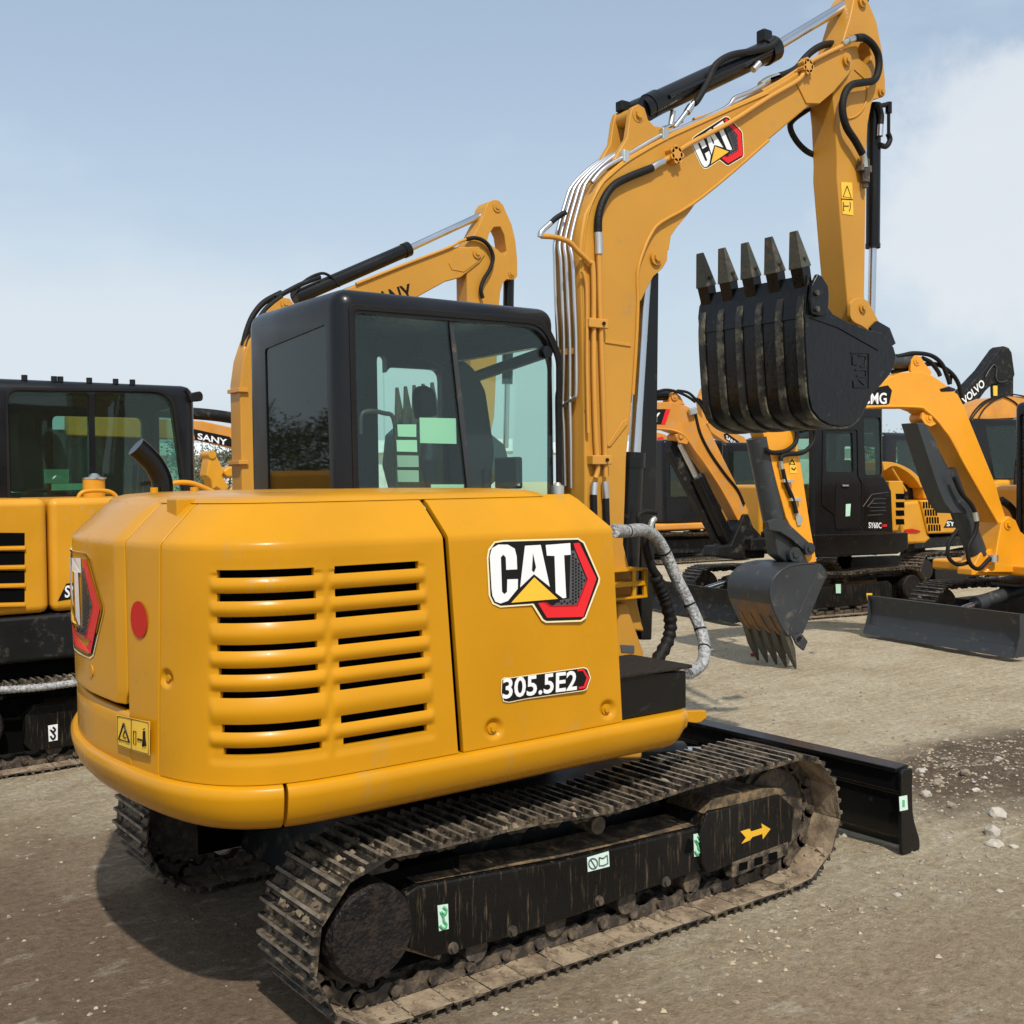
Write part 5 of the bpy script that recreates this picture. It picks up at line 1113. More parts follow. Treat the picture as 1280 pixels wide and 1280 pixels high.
for py_3 in (488, 578): c = L.U(303, py_3, 'y', -.08); part(bo, 'tube_clamp', MB().box(c[0]-.05, c[0]+.03, -.13, .1, c[2]-.015, c[2]+.015), 'bronze', .003)
bcl = part(XL, 'bucket_cylinder', MB().cyl(L.U(636, 350, 'y', 0), L.U(634, 480, 'y', 0), .05, 20), 'black', .004); part(bcl, 'piston_rod', MB().cyl(L.U(634, 480, 'y', 0), L.U(632, 560, 'y', 0), .026, 12), 'chrome')
bq = L.xz([(560, 512), (600, 530), (632, 556), (636, 572), (622, 600), (596, 625), (560, 632), (535, 615), (526, 580), (530, 540)], -.33)
bl_ = part(XL, 'bucket', MB().prism(bq, 'y', -.33, .33), 'bucket', .02)
for i in range(5):
    yk = -.29+.145*i; a = L.U(545, 525, 'y', -.29); t0 = L.U(540, 478, 'y', -.29)
    V = [(a[0]-.05, yk-.04, a[2]-.1), (a[0]+.05, yk-.04, a[2]-.1), (a[0]+.05, yk+.04, a[2]-.1), (a[0]-.05, yk+.04, a[2]-.1), (t0[0]-.01, yk-.015, t0[2]), (t0[0]+.01, yk-.015, t0[2]), (t0[0]+.01, yk+.015, t0[2]), (t0[0]-.01, yk+.015, t0[2])]
    part(bl_, 'tooth', MB().add(V, [(0, 1, 2, 3), (7, 6, 5, 4), (0, 4, 5, 1), (1, 5, 6, 2), (2, 6, 7, 3), (3, 7, 4, 0)]), 'tooth', .004)
q = [(670, 640), (672, 500), (680, 476), (693, 474), (697, 600), (690, 640)]
# ------------------------------------------------------------------ excavator facing left with the bucket set down on the ground
Xf = Fr(9.4, 2.2, 168.7)
XX = thing('tracked_excavator', 'orange yellow excavator with dark grey bucket and blade resting on the sandy ground at right', 'excavator', Xf)
undercarriage(XX, main=False); blade_local(XX, 1.85, 2.02, .05, .46)
zX = lambda p: Z(p, .171875, 1060, 420); z6 = lambda p: Z(p, .21875, 1000, 500); z5 = lambda p: Z(p, .171875, 900, 540); z7 = lambda p: Z(p, .140625, 880, 660); z8 = lambda p: Z(p, .1875, 1040, 620)
ob = [(985, 528), (978, 515), (985, 494), (1040, 484)]+zX([(180, 370), (300, 300), (400, 264), (530, 257), (620, 290), (700, 345), (800, 425), (845, 510), (900, 650), (1000, 895), (1080, 1090)])+z6([(1140, 560), (1180, 680), (1200, 720)])+z6([(1150, 735), (1140, 720), (1060, 580), (940, 370), (860, 220)])+zX([(700, 690), (640, 612), (560, 542), (500, 520), (130, 522)])+[(1040, 520)]
xb_ = PR(Xf, XX, 'boom', ob, .12, -.24, 'orange', .01)
fl = Xf.xz([(1040, 520)]+zX([(130, 518), (500, 516), (560, 538), (640, 606), (700, 684)])+z6([(860, 220), (940, 370), (1060, 580), (1140, 720)]), .12)
part(xb_, 'lower_weld_edge', MB().tube([(x, .122, z) for x, z in crv(fl, 3)], .014, 8), 'orange')
PR(Xf, xb_, 'cylinder_boss', [(540, 560), (560, 540), (640, 610), (645, 640), (600, 660), (560, 640), (535, 600)], .11, -.03, 'orange', .004, zf=zX); PN(Xf, xb_, (595, 592), .115, -.115, .05, 'orange', zX)
PR(Xf, xb_, 'emblem', [(130, 500), (180, 380), (290, 358), (320, 395), (300, 490), (270, 505)], .1225, .001, 'dblack', 0, zf=zX)
text(Xf, xb_, 'XCMG', 'y', .1245, zX([(40, 412)])[0], zX([(282, 412)])[0], zX([(40, 496)])[0], 'white')
PR(Xf, xb_, 'cylinder_lug', [(455, 250), (460, 175), (490, 140), (530, 150), (560, 200), (610, 260), (600, 290), (470, 275)], .08, -.03, 'orange', .004, zf=zX); PN(Xf, xb_, (505, 180), .09, -.09, .045, 'orange', zX)
c0_ = Xf.U(*zX([(465, 185)])[0], 'y', 0); c1_ = Xf.U(1000, 452, 'y', 0); part(XX, 'arm_cylinder', MB().cyl(c0_, c1_, .075, 20), 'greybl', .006)
for i, P_ in enumerate(([(350, 150), (400, 140), (480, 125), (600, 140), (680, 200), (720, 290), (740, 350)], [(540, 160), (600, 190), (650, 250), (670, 290)], [(430, 240), (520, 215), (640, 205), (740, 260), (800, 340), (830, 450)], [(320, 260), (430, 240), (500, 225)], [(740, 350), (745, 300), (760, 290)])):
    TB(Xf, xb_, 'hydraulic_hose', P_, .05-.02*i, .022, 'rubber', zX)
PR(Xf, xb_, 'work_lamp', [(670, 385), (740, 365), (790, 385), (780, 400), (680, 405)], .13, -.2, 'blackdull', .01, zf=zX)
# swing post, boom cylinder
PR(Xf, XX, 'swing_post', [(1232, 716), (1244, 700), (1249, 668), (1252, 652), (1262, 645), (1270, 650), (1276, 664), (1290, 676), (1330, 680), (1330, 716)], .17, -.34, 'orange', .015)
PN(Xf, XX, (1261, 655), .18, -.18, .06, 'orange')
PR(Xf, XX, 'swing_post_foot', [(1215, 712), (1226, 690), (1240, 686), (1240, 716), (1290, 716), (1290, 720), (1215, 719)], .10, -.2, 'orange', .01)
part(XX, 'boom_cylinder', MB().cyl(Xf.U(1182, 590, 'y', 0), Xf.U(1222, 694, 'y', 0), .105, 22), 'greybl', .006)
PR(Xf, XX, 'rod_guard', [(500, 630), (560, 630), (640, 760), (700, 920), (840, 1200), (870, 1290), (760, 1290), (700, 1210), (640, 1060)], .12, -.22, 'greybl', .01, zf=zX)
TB(Xf, XX, 'hydraulic_hose', [(880, 440), (920, 530), (980, 600), (1010, 680), (1000, 760), (960, 840), (970, 930), (1020, 965), (1080, 910), (1100, 900)], .2, .022, 'rubber', z6); TB(Xf, XX, 'hydraulic_hose', [(900, 740), (850, 820), (850, 900), (900, 940), (960, 930)], .16, .02, 'rubber', z6)
TB(Xf, XX, 'hose_fitting', [(1000, 640), (1010, 690)], .2, .028, 'fitting', z6); TB(Xf, XX, 'hose_fitting', [(1105, 885), (1105, 925)], .2, .05, 'fitting', z6)
TB(Xf, XX, 'spiral_hose_guard', [(1150, 570), (1210, 620), (1240, 690), (1225, 750)], -.1, .04, 'rubber', z6)
part(XX, 'engine_hood', MB().box(-1.6, .3, -.95, -.02, .86, 1.66), 'orange', .06); part(XX, 'deck_plate', MB().box(-1.5, 1.0, -.95, .98, .72, .84), 'orange', .03)
co_ = cab(XX, Xf, -.6, .82, .02, .96, .88, 2.55, [rpoly([(-.4, 1.1), (.7, 1.1), (.7, 2.4), (-.4, 2.4)], .05)], [rpoly([(.15, 1.7), (.85, 1.7), (.85, 2.4), (.15, 2.4)], .05)], [rpoly([(-.45, 1.5), (.0, 1.5), (.0, 2.4), (-.45, 2.4)], .05), rpoly([(.1, 1.1), (.7, 1.1), (.7, 2.4), (.1, 2.4)], .05)], [], [rpoly([(.1, 1.05), (.88, 1.05), (.88, 2.42), (.1, 2.42)], .05)])
part(XX, 'windscreen', MB().prism(rpoly([(.1, 1.05), (.88, 1.05), (.88, 2.42), (.1, 2.42)], .05), 'x', .79, .796), 'glassdark'); part(XX, 'operator_seat', MB().box(-.3, .1, .25, .7, 1.3, 2.1), 'seat', .05)
# its arm, linkage, bucket
PR(Xf, XX, 'arm', [(945, 520), (952, 505), (1000, 500), (995, 545)]+z5([(600, 300), (660, 700), (705, 945), (640, 955), (560, 780), (480, 620), (320, 30)]), .10, -.2, 'orange', .01)
arx = [c for c in XX.children if c.name.startswith('arm') and 'cyl' not in c.name][0]
wsx = PR(Xf, arx, 'warning_sticker', [(500, 185), (550, 190), (558, 300), (510, 300)], .102, .002, 'warn', 0, zf=z5)
TB(Xf, wsx, 'sticker_print', [(525, 200), (505, 232), (545, 235), (525, 200)], .106, .006, 'dblack', z5, n=1, sides=5); TB(Xf, wsx, 'sticker_print', [(520, 262), (540, 275), (550, 258)], .106, .006, 'dblack', z5, n=1, sides=5)
TB(Xf, arx, 'hydraulic_hose', [(330, 125), (380, 150), (470, 140), (540, 90), (560, 20), (540, -60)], .14, .022, 'rubber', z5); TB(Xf, arx, 'hydraulic_hose', [(440, 210), (450, 175), (500, 160), (600, 150), (670, 90), (690, 10), (650, -50)], .14, .022, 'rubber', z5)
TB(Xf, arx, 'feed_tube', [(440, 210), (450, 280), (480, 370), (530, 490), (560, 600)], .12, .022, 'fitting', z5); TB(Xf, arx, 'hydraulic_hose', [(455, 270), (480, 370), (530, 490), (555, 590)], .135, .02, 'rubber', z5)
for q in ((478, 355), (532, 490)): c = Xf.U(*z5([q])[0], 'y', .10); part(arx, 'tube_clamp', MB().box(c[0]-.06, c[0]+.06, .09, .15, c[2]-.015, c[2]+.015), 'fitting', .003)
PR(Xf, arx, 'tube_bracket', [(545, 610), (575, 590), (600, 630), (585, 680), (560, 680)], .105, .01, 'fitting', .003, zf=z5)
TB(Xf, XX, 'bucket_cylinder', [(270, 40), (390, 640)], .0, .105, 'greybl', z5, sides=20)
lk = MB(); 
PR(Xf, XX, 'bucket_link', [(345, 650), (400, 630), (480, 645), (560, 720), (680, 830), (690, 870), (640, 885), (600, 850), (520, 780), (440, 730), (360, 715)], .14, -.05, 'steelgrey', .01, zf=z5)
PR(Xf, XX, 'bucket_link', [(385, 700), (480, 700), (560, 850), (600, 900), (590, 940), (500, 960), (420, 900)], .08, -.16, 'steelgrey', .02, zf=z5)
PN(Xf, XX, (655, 850), .16, -.1, .06, 'steelgrey', z5); PN(Xf, XX, (550, 890), .14, -.14, .07, 'steelgrey', z5)
wv = .33; sp2 = z7([(985, 315), (1040, 320), (1080, 370), (1096, 430), (1070, 475), (1000, 640), (930, 820), (880, 940), (800, 962), (745, 952), (700, 890), (640, 770), (605, 680), (588, 600), (592, 530), (620, 450), (680, 385), (760, 340), (850, 322)])
bx_ = PR(Xf, XX, 'bucket', sp2, wv, -.02, 'steelgrey', .004); qn = Xf.xz(sp2, wv); part(bx_, 'side_plate', MB().prism(qn, 'y', -wv, -wv+.02), 'steelgrey', .004)
cn = np.mean(np.array(qn), axis=0); sh = crv([qn[i] for i in (9, 10, 11, 12, 13, 14, 15, 16, 17, 18, 0)], 5); si2 = [p+(cn-p)/np.linalg.norm(cn-p)*.02 for p in sh]
# upper shell steel grey, lower shell with rusty band
zmid = .62
hi = [i for i, p in enumerate(sh) if p[1] >= zmid]; i_s = hi[0]
for nm, a, b_, mt in (('bucket_shell', i_s, len(sh), 'steelgrey'), ('wear_plate', 0, i_s+1, 'rustbk')):
    part(bx_, nm, MB().prism([tuple(p) for p in sh[a:b_]]+[tuple(p) for p in si2[a:b_][::-1]], 'y', -wv+.018, wv-.018), mt, .002)
lo_ = [i for i, p in enumerate(sh) if p[1] < .52]
for kk in range(4):
    yk = wv-.12-kk*.145; a = [sh[i] for i in lo_]; b2 = [p-(cn-p)/np.linalg.norm(cn-p)*.012 for p in a]
    part(bx_, 'wear_strip', MB().prism([tuple(p) for p in a]+[tuple(p) for p in b2[::-1]], 'y', yk-.022, yk+.022), 'rustbk', .003)
part(bx_, 'edge_bead', MB().tube([(p[0], wv, p[1]) for p in sh], .008, 6), 'steelgrey'); part(bx_, 'edge_bead', MB().tube([(p[0], wv+.001, p[1]) for p in Xf.xz(z7([(1035, 325), (940, 540), (850, 750), (780, 850), (770, 940)]), wv)], .006, 6), 'steelgrey')
for i in range(5):
    y = wv-.05-i*(2*wv-.1)/4
    a = Xf.xz(z7([(752, 950)]), wv)[0]; t0 = Xf.xz(z7([(815, 1235)]), wv-.05)[0]; t0 = (t0[0], .005)
    dv = np.array([t0[0]-a[0], t0[1]-a[1]]); Ld = np.linalg.norm(dv); dv /= Ld; nn3 = np.array([-dv[1], dv[0]]); V = []
    for s_, w_, h_ in ((-.06, .035, .03), (Ld*.45, .045, .03), (Ld, .012, .006)):
        for dy, dn in ((-1, -1), (1, -1), (1, 1), (-1, 1)): V.append((a[0]+dv[0]*s_+nn3[0]*dn*h_, y+dy*w_, a[1]+dv[1]*s_+nn3[1]*dn*h_))
    F_ = [(0, 1, 2, 3), (11, 10, 9, 8)]
    for b_ in (0, 4):
        for e in range(4): F_.append((b_+e, b_+4+e, b_+4+(e+1) % 4, b_+(e+1) % 4))
    part(bx_, 'tooth', MB().add(V, F_), 'tooth', .004)
q = Xf.xz(z7([(735, 955), (700, 900), (770, 900), (800, 960)]), wv-.02); part(bx_, 'lip_plate', MB().prism(q, 'y', -wv, wv-.02), 'steelgrey', .003)
sc2 = PR(Xf, bx_, 'side_cutter', [(790, 960), (870, 935), (925, 1010), (890, 1092), (830, 1040)], wv+.03, -.03, 'steelgrey', .005, zf=z7)
for q in ((850, 975), (835, 990)): c = Xf.U(*z7([q])[0], 'y', wv+.03); part(sc2, 'bolt', MB().cyl(c, c+np.array([0, .015, 0]), .016, 6), 'dblack')
for sg in (-.1, .1): PR(Xf, bx_, 'hanger_plate', [(760, 330), (790, 240), (830, 200), (880, 220), (900, 300), (960, 330)], sg, .02, 'steelgrey', .004, zf=z7)
for q in ((415, 402), (535, 412)): pass
# ------------------------------------------------------------------ excavator with the black door side, facing left
Sf = Fr(9.3, 5.75, 169)
XS = thing('tracked_excavator', 'excavator with black cab door marked SY60C, just behind the dark grey bucket on the ground', 'excavator', Sf)
undercarriage(XS, main=False); blade_local(XS, 1.75, 2.0, .05, .42, 'blackdull')
zs = lambda p: Z(p, .203125, 800, 470)
sb = [(770, 548), (765, 505)]+zs([(60, 165), (105, 160), (200, 162), (290, 185), (340, 212), (385, 262), (430, 335), (530, 540), (620, 720), (668, 830), (665, 850), (630, 900), (600, 885), (500, 700), (400, 545), (345, 472), (300, 405), (260, 358), (180, 330), (60, 325)])
bs = PR(Sf, XS, 'boom', sb, .11, -.22, 'orange2', .01)
part(bs, 'lower_weld_edge', MB().tube([(x, .112, z) for x, z in crv(Sf.xz(zs([(60, 325), (180, 330), (260, 358), (300, 402), (345, 468), (400, 542), (500, 695), (600, 880)]), .11), 3)], .013, 8), 'orange2')
PR(Sf, bs, 'emblem', [(60, 205), (160, 203), (130, 298), (60, 298)], .112, .001, 'dblack', 0, zf=zs); PR(Sf, bs, 'emblem', [(160, 203), (188, 204), (155, 300), (130, 299)], .1125, .001, 'dred', 0, zf=zs)
text(Sf, bs, 'SANY', 'y', .1145, zs([(-60, 225)])[0], zs([(125, 225)])[0], zs([(-60, 285)])[0], 'white')
PR(Sf, bs, 'cylinder_boss', [(215, 360), (260, 350), (300, 400), (290, 420), (240, 410)], .12, -.03, 'orange2', .004, zf=zs); PN(Sf, bs, (250, 375), .12, -.12, .05, 'orange2', zs); PN(Sf, bs, (215, 125), .1, -.1, .05, 'orange2', zs)
PR(Sf, bs, 'cylinder_lug', [(180, 165), (185, 110), (215, 95), (250, 125), (280, 180)], .08, -.16, 'orange2', .01, zf=zs)
TB(Sf, XS, 'arm_cylinder', [(200, 120), (60, 125), (-100, 140)], 0, .06, 'black', zs)
for P_ in ([(110, 95), (160, 85), (220, 95), (290, 125), (340, 160)], [(230, 90), (290, 100), (330, 130), (380, 190), (420, 270)], [(330, 140), (370, 150), (410, 210), (430, 290)], [(340, 225), (370, 350), (430, 470), (520, 600), (600, 700), (640, 790)]):
    TB(Sf, bs, 'hydraulic_hose', P_, .12, .018, 'rubber', zs)
PR(Sf, bs, 'work_lamp', [(290, 205), (340, 190), (335, 235), (300, 245)], .13, .05, 'fitting', .01, zf=zs)
TB(Sf, XS, 'boom_rod', [(240, 415), (350, 635)], 0, .045, 'chrome', zs); TB(Sf, XS, 'boom_cylinder', [(350, 620), (545, 1030)], 0, .10, 'black', zs, sides=18); PR(Sf, XS, 'rod_guard', [(205, 380), (235, 410), (340, 640), (520, 1000), (480, 1030), (300, 700), (180, 470)], -.02, -.12, 'blackdull', .01, zf=zs)
PR(Sf, XS, 'swing_post', [(470, 1110), (480, 1050), (560, 1040), (620, 900), (640, 850), (670, 850), (700, 930), (770, 1000), (770, 1120), (600, 1130)], .16, -.32, 'blackdull', .02, zf=zs)
zq = lambda px, py, y: Sf.U(px, py, 'y', y)
part(XS, 'engine_hood', MB().box(-1.5, .62, -.96, -.08, .84, Sf.U(935, 606, 'y', -.5)[2]), 'sanyy', .05)
PR(Sf, XS, 'hood_groove', [(670, 745), (740, 745), (740, 752), (670, 752)], 0, .01, 'dblack', 0, zf=zs) if False else None
PR(Sf, XS, 'skirt', [(80, 768), (620, 757), (622, 850), (560, 880), (95, 900)], .97, -1.9, 'black', .02, zf=z6)
part(XS, 'battery_box', MB().box(.7, 1.05, -.5, .3, .84, 1.0), 'blackdull', .02)
x1s = Sf.U(1016, 600, 'y', .95)[0]; x0s = Sf.U(1105, 600, 'y', .95)[0]; z1s_ = Sf.U(1060, 518, 'y', .95)[2]+.12
sw1 = rpoly(Sf.xz(z6([(150, 185), (300, 188), (306, 412), (150, 410)]), .95), .03); sw2 = rpoly(Sf.xz(z6([(363, 95), (462, 102), (470, 425), (374, 430)]), .95), .04)
swf = rpoly([(.1, 1.2), (.88, 1.2), (.88, z1s_-.12), (.1, z1s_-.12)], .05)
cs_ = cab(XS, Sf, x0s, x1s, .0, .95, .86, z1s_, [rpoly([(x0s+.15, 1.5), (x0s+.7, 1.5), (x0s+.7, 2.3), (x0s+.15, 2.3)], .05), rpoly([(x0s+.8, 1.3), (x1s-.12, 1.3), (x1s-.12, 2.3), (x0s+.8, 2.3)], .05)], [rpoly([(.12, 1.5), (.83, 1.5), (.83, 2.35), (.12, 2.35)], .05)], [sw1, sw2], [], [swf], bev=.05)
part(XS, 'door_window', MB().prism(sw1, 'y', .925, .931), 'glassgreen'); part(XS, 'rear_side_window', MB().prism(sw2, 'y', .925, .931), 'glassgreen'); part(XS, 'windscreen', MB().prism(swf, 'x', x1s-.02, x1s-.014), 'glassgreen')
part(XS, 'operator_seat', MB().box(x0s+.25, x0s+.6, .25, .7, 1.2, 2.0), 'seat', .05)
qd = rpoly(Sf.xz(z6([(128, 165), (330, 165), (335, 430), (358, 470), (356, 738), (204, 742), (192, 655), (122, 600)]), .95), .03); qi = rpoly(Sf.xz(z6([(134, 172), (324, 172), (329, 434), (351, 474), (349, 731), (210, 735), (198, 650), (128, 596)]), .95), .03)
dr_ = part(XS, 'cab_door', MB().ring(qd, qi, 'y', .95, .962), 'black', .003)
PR(Sf, dr_, 'lower_door_glass', [(205, 480), (350, 480), (350, 730), (212, 732), (202, 650)], .952, .003, 'dblack', 0, zf=z6); PR(Sf, dr_, 'paper_notice', [(262, 595), (290, 593), (285, 663), (260, 665)], .957, .002, 'paper', 0, zf=z6); PR(Sf, dr_, 'door_handle', [(235, 484), (275, 484), (272, 494), (240, 494)], .96, .02, 'fitting', .003, zf=z6)
PR(Sf, XS, 'side_cover', [(362, 595), (365, 440), (480, 440), (522, 520), (532, 755), (362, 745)], .955, -.03, 'black', .01, zf=z6)
for P_ in ([(360, 610), (410, 540), (505, 528)], [(385, 612), (425, 565), (490, 565)], [(400, 592), (490, 590)], [(395, 615), (488, 615)], [(400, 635), (490, 632)], [(385, 660), (470, 655)]):
    TB(Sf, XS, 'cover_rib', P_, .956, .008, 'steelgrey', z6, n=1, sides=6)
text(Sf, XS, 'SY60C', 'y', .959, z6([(392, 698)])[0], z6([(466, 700)])[0], z6([(392, 732)])[0], 'white'); PR(Sf, XS, 'lettering_mark', [(470, 712), (497, 710), (495, 724), (470, 724)], .957, .002, 'dred', 0, zf=z6)
PR(Sf, XS, 'rear_panel', [(508, 462), (590, 462), (604, 600), (560, 748), (530, 750)], .94, -.6, 'sanyy', .015, zf=z6)
for a in (535, 583, 630, 680): PR(Sf, XS, 'slot', [(546, a), (594, a), (597, a+32), (549, a+32)], .941, .002, 'inside', 0, zf=z6)
tfS = [c for c in XS.children if c.name.startswith('track_frame')][1]
PR(Sf, tfS, 'warning_sticker', [(378, 1104), (411, 1104), (412, 1150), (384, 1148)], .91, .004, 'warn', 0, zf=z6); PR(Sf, tfS, 'paper_notice', [(203, 1052), (232, 1052), (232, 1104), (205, 1104)], .91, .004, 'paper', 0, zf=z6)
# ------------------------------------------------------------------ yellow machine seen from its rear corner, between the black door and the grey cylinder
Rf = Fr(13.7, 7.0, 0)
XRr = thing('tracked_excavator', 'yellow excavator with open curved hood and red rear reflector, between two right hand machines', 'excavator', Rf)
undercarriage(XRr, main=False)
hp = PR(Rf, XRr, 'side_panel', [(690, 572), (1000, 562), (1000, 755), (735, 766)], -.97, .8, 'sanyy', .03, zf=z6)
cwp = PR(Rf, XRr, 'counterweight', [(560, 585), (690, 572), (735, 766), (760, 790), (720, 822), (620, 826), (590, 760)], -.93, 1.7, 'sanyy', .06, zf=z6)
PR(Rf, cwp, 'reflector', [(596, 740), (640, 735), (690, 748), (670, 758), (600, 758)], -.94, -.01, 'reflector', .003, zf=z6)
for j, yy in enumerate((600, 643, 687, 730)):
    for i in range(5): PR(Rf, hp, 'slot', [(702+j*10+i*15, yy-18), (711+j*10+i*15, yy-18), (713+j*10+i*15, yy+18), (704+j*10+i*15, yy+18)], -.972, -.004, 'inside', 0, zf=z6)
pl = PR(Rf, hp, 'model_number_plate', [(820, 730), (845, 685), (960, 680), (960, 728)], -.972, -.003, 'dblack', 0, zf=z6); text(Rf, pl, 'SY60', 'y', -.978, z6([(838, 694)])[0], z6([(925, 690)])[0], z6([(838, 722)])[0], 'white')
part(XRr, 'house_floor', MB().box(-1.3, 1.2, -.9, .9, .65, .82), 'blackdull', .02)
x0r = Rf.U(1104, 570, 'y', .0)[0]; x1r = Rf.U(1190, 570, 'y', 0)[0]; z1r = Rf.U(1140, 541, 'y', 0)[2]
rw = rpoly(Rf.xz([(1120, 550), (1175, 550), (1180, 610), (1120, 608)], 0), .08)
cab(XRr, Rf, x0r, x1r, 0, .95, .9, z1r, [rw], [rpoly([(.12, 1.5), (.83, 1.5), (.83, z1r-.2), (.12, z1r-.2)], .05)], [rpoly([(x0r+.2, 1.4), (x1r-.2, 1.4), (x1r-.2, z1r-.2), (x0r+.2, z1r-.2)], .05)], [], [], bev=.09); part(XRr, 'side_window', MB().prism(rw, 'y', .02, .026), 'glassgreen')
oh = MB(); a_ = crv(Rf.xz(z6([(470, 352), (540, 358), (620, 390), (680, 440), (716, 505)]), -.9), 5); b__ = crv(Rf.xz(z6([(482, 405), (540, 378), (610, 410), (660, 455), (690, 500)]), -.9), 5)
oh.prism([tuple(p) for p in a_]+[tuple(p) for p in b__[::-1]], 'y', -.9, -.2); part(XRr, 'open_hood', oh, 'sanyy', .01)
TB(Rf, XRr, 'hood_stay', [(520, 385), (605, 520)], -.85, .02, 'sanyy', z6); PR(Rf, XRr, 'filter_housing', [(600, 480), (700, 480), (700, 572), (600, 575)], -.7, .4, 'blackdull', .05, zf=z6); PR(Rf, XRr, 'upper_panel', [(705, 480), (900, 470), (900, 566), (715, 570)], -.9, .5, 'sanyy', .04, zf=z6)
# ------------------------------------------------------------------ far right machine: orange boom arch over a dark cab
Yf = Fr(17.8, 8.0, 168)
XY = thing('tracked_excavator', 'orange excavator with a rounded boom arch over its dark cab at the right border', 'excavator', Yf)
PR(Yf, XY, 'boom', [(885, 600), (905, 560), (940, 515), (1000, 472), (1080, 445), (1180, 436), (1300, 440), (1400, 470), (1400, 590), (905, 612)], .2, -.5, 'orange2', .02, zf=zX)
for P_ in ([(890, 590), (930, 530), (1000, 470), (1110, 440), (1180, 460), (1240, 510), (1260, 590)], [(900, 600), (945, 540), (1010, 480), (1120, 430), (1200, 425), (1290, 440)], [(950, 600), (990, 530), (1060, 470), (1120, 445)]): TB(Yf, XY, 'hydraulic_hose', P_, .22, .014, 'rubber', zX)
ywn = rpoly(Yf.xz(zX([(1000, 650), (1250, 645), (1255, 1030), (1070, 1035)]), .3), .05)
x1y = Yf.U(*zX([(900, 700)])[0], 'y', .3)[0]; x0y = x1y-1.9
cy_ = cab(XY, Yf, x0y, x1y, -.7, .3, .9, Yf.U(*zX([(1000, 600)])[0], 'y', .3)[2], [], [], [ywn], [], [rpoly([(-.6, 1.2), (.2, 1.2), (.2, 2.3), (-.6, 2.3)], .05)], bev=.05)
part(XY, 'side_window', MB().prism(ywn, 'y', .27, .276), 'glassgreen'); part(XY, 'operator_seat', MB().box(x1y-1.2, x1y-.7, -.4, .0, 1.2, 2.0), 'seat', .05)
PR(Yf, XY, 'house', [(1060, 1060), (1110, 1045), (1420, 1045), (1420, 1500), (1100, 1500)], .5, -1.5, 'sanyy', .08, zf=zX); PR(Yf, XY, 'mirror', [(1215, 900), (1245, 890), (1245, 1100), (1200, 1080)], .6, .04, 'blackdull', .01, zf=zX)
part(XY, 'house_floor', MB().box(x0y-1, x1y, -1.1, .6, .62, .86), 'blackdull', .03)
for sg in (-1, 1): track(XY, -.25+sg*.85, .45, x1y-2.6, x1y-.2, .34, .31, detail=1)
# ------------------------------------------------------------------ far dark boom with white letters
Vf = Fr(26.1, 11.8, 170)
XV = thing('tracked_excavator', 'distant excavator with a dark charcoal boom carrying white letters, top right above the orange arch', 'excavator', Vf)
vb = PR(Vf, XV, 'boom', [(700, 640), (760, 510), (830, 420), (1000, 240), (1110, 88), (1132, 72), (1170, 85), (1192, 120), (1200, 180), (1214, 280), (1206, 300), (1130, 340), (1085, 345), (1050, 352), (1000, 400), (880, 565), (860, 620)], .18, -.36, 'blackdull', .02, zf=zX)
PR(Vf, XV, 'arm', [(1085, 330), (1205, 295), (1202, 700), (1100, 700)], .12, -.24, 'blackdull', .02, zf=zX)
text(Vf, vb, 'VOLVO', 'y', .186, zX([(825, 455)])[0], zX([(975, 310)])[0], zX([(850, 505)])[0], 'white')
PR(Vf, XV, 'label_plate', [(1052, 362), (1082, 362), (1082, 435), (1055, 435)], .16, .02, 'warn', 0, zf=zX)
TB(Vf, vb, 'hydraulic_hose', [(1000, 300), (1020, 260), (1060, 210), (1080, 240), (1075, 300), (1100, 335), (1160, 325)], .2, .02, 'steelgrey', zX)
part(XV, 'house', MB().box(-2.4, .5, -1.3, 1.3, 1.0, 2.4), 'blackdull', .1); part(XV, 'cab', MB().box(-.2, 1.5, .2, 1.3, 1.1, 3.0), 'cabblack', .1)
for sg in (-1, 1): track(XV, sg*1.1, .5, -1.5, 1.5, .45, .42, pitch=.19, detail=1)
# ------------------------------------------------------------------ small machines far behind, seen between the boom and the black bucket
def far_machine(name_label, fr, boompx, armpx, cylpx, zf, mat='orange2', sc=1.0, txt=None, tracks=True):
    r_ = thing('tracked_excavator', name_label, 'excavator', fr)
    b_ = PR(fr, r_, 'boom', boompx, .12, -.24, mat, .02, zf=zf)
    if armpx: PR(fr, r_, 'arm', armpx, .1, -.2, mat, .02, zf=zf)
    if cylpx: TB(fr, r_, 'boom_cylinder', cylpx, .0, .09, 'blackdull', zf)
    if tracks:
        for sg in (-1, 1): track(r_, sg*.85*sc, .42*sc, -1.1*sc, 1.1*sc, .34*sc, .3*sc, detail=1)
        part(r_, 'deck_plate', MB().box(-1.4*sc, 1.3*sc, -.95*sc, .95*sc, .7*sc, .85*sc), mat, .05); part(r_, 'engine_hood', MB().box(-1.5*sc, .1, -.95*sc, -.05, .85*sc, 1.7*sc), mat, .08)
        c_ = part(r_, 'cab', MB().box(-.7*sc, .9*sc, .02, .95*sc, .85*sc, 2.6*sc), 'cabblack', .08); part(c_, 'window', MB().box(-.5*sc, .75*sc, .955*sc, .97*sc, 1.4*sc, 2.4*sc), 'glassgreen', .02)
        part(r_, 'track_frame', MB().box(-.9*sc, .9*sc, -.8*sc, .8*sc, .2*sc, .5*sc), 'blackdull', .02)
    return r_, b_
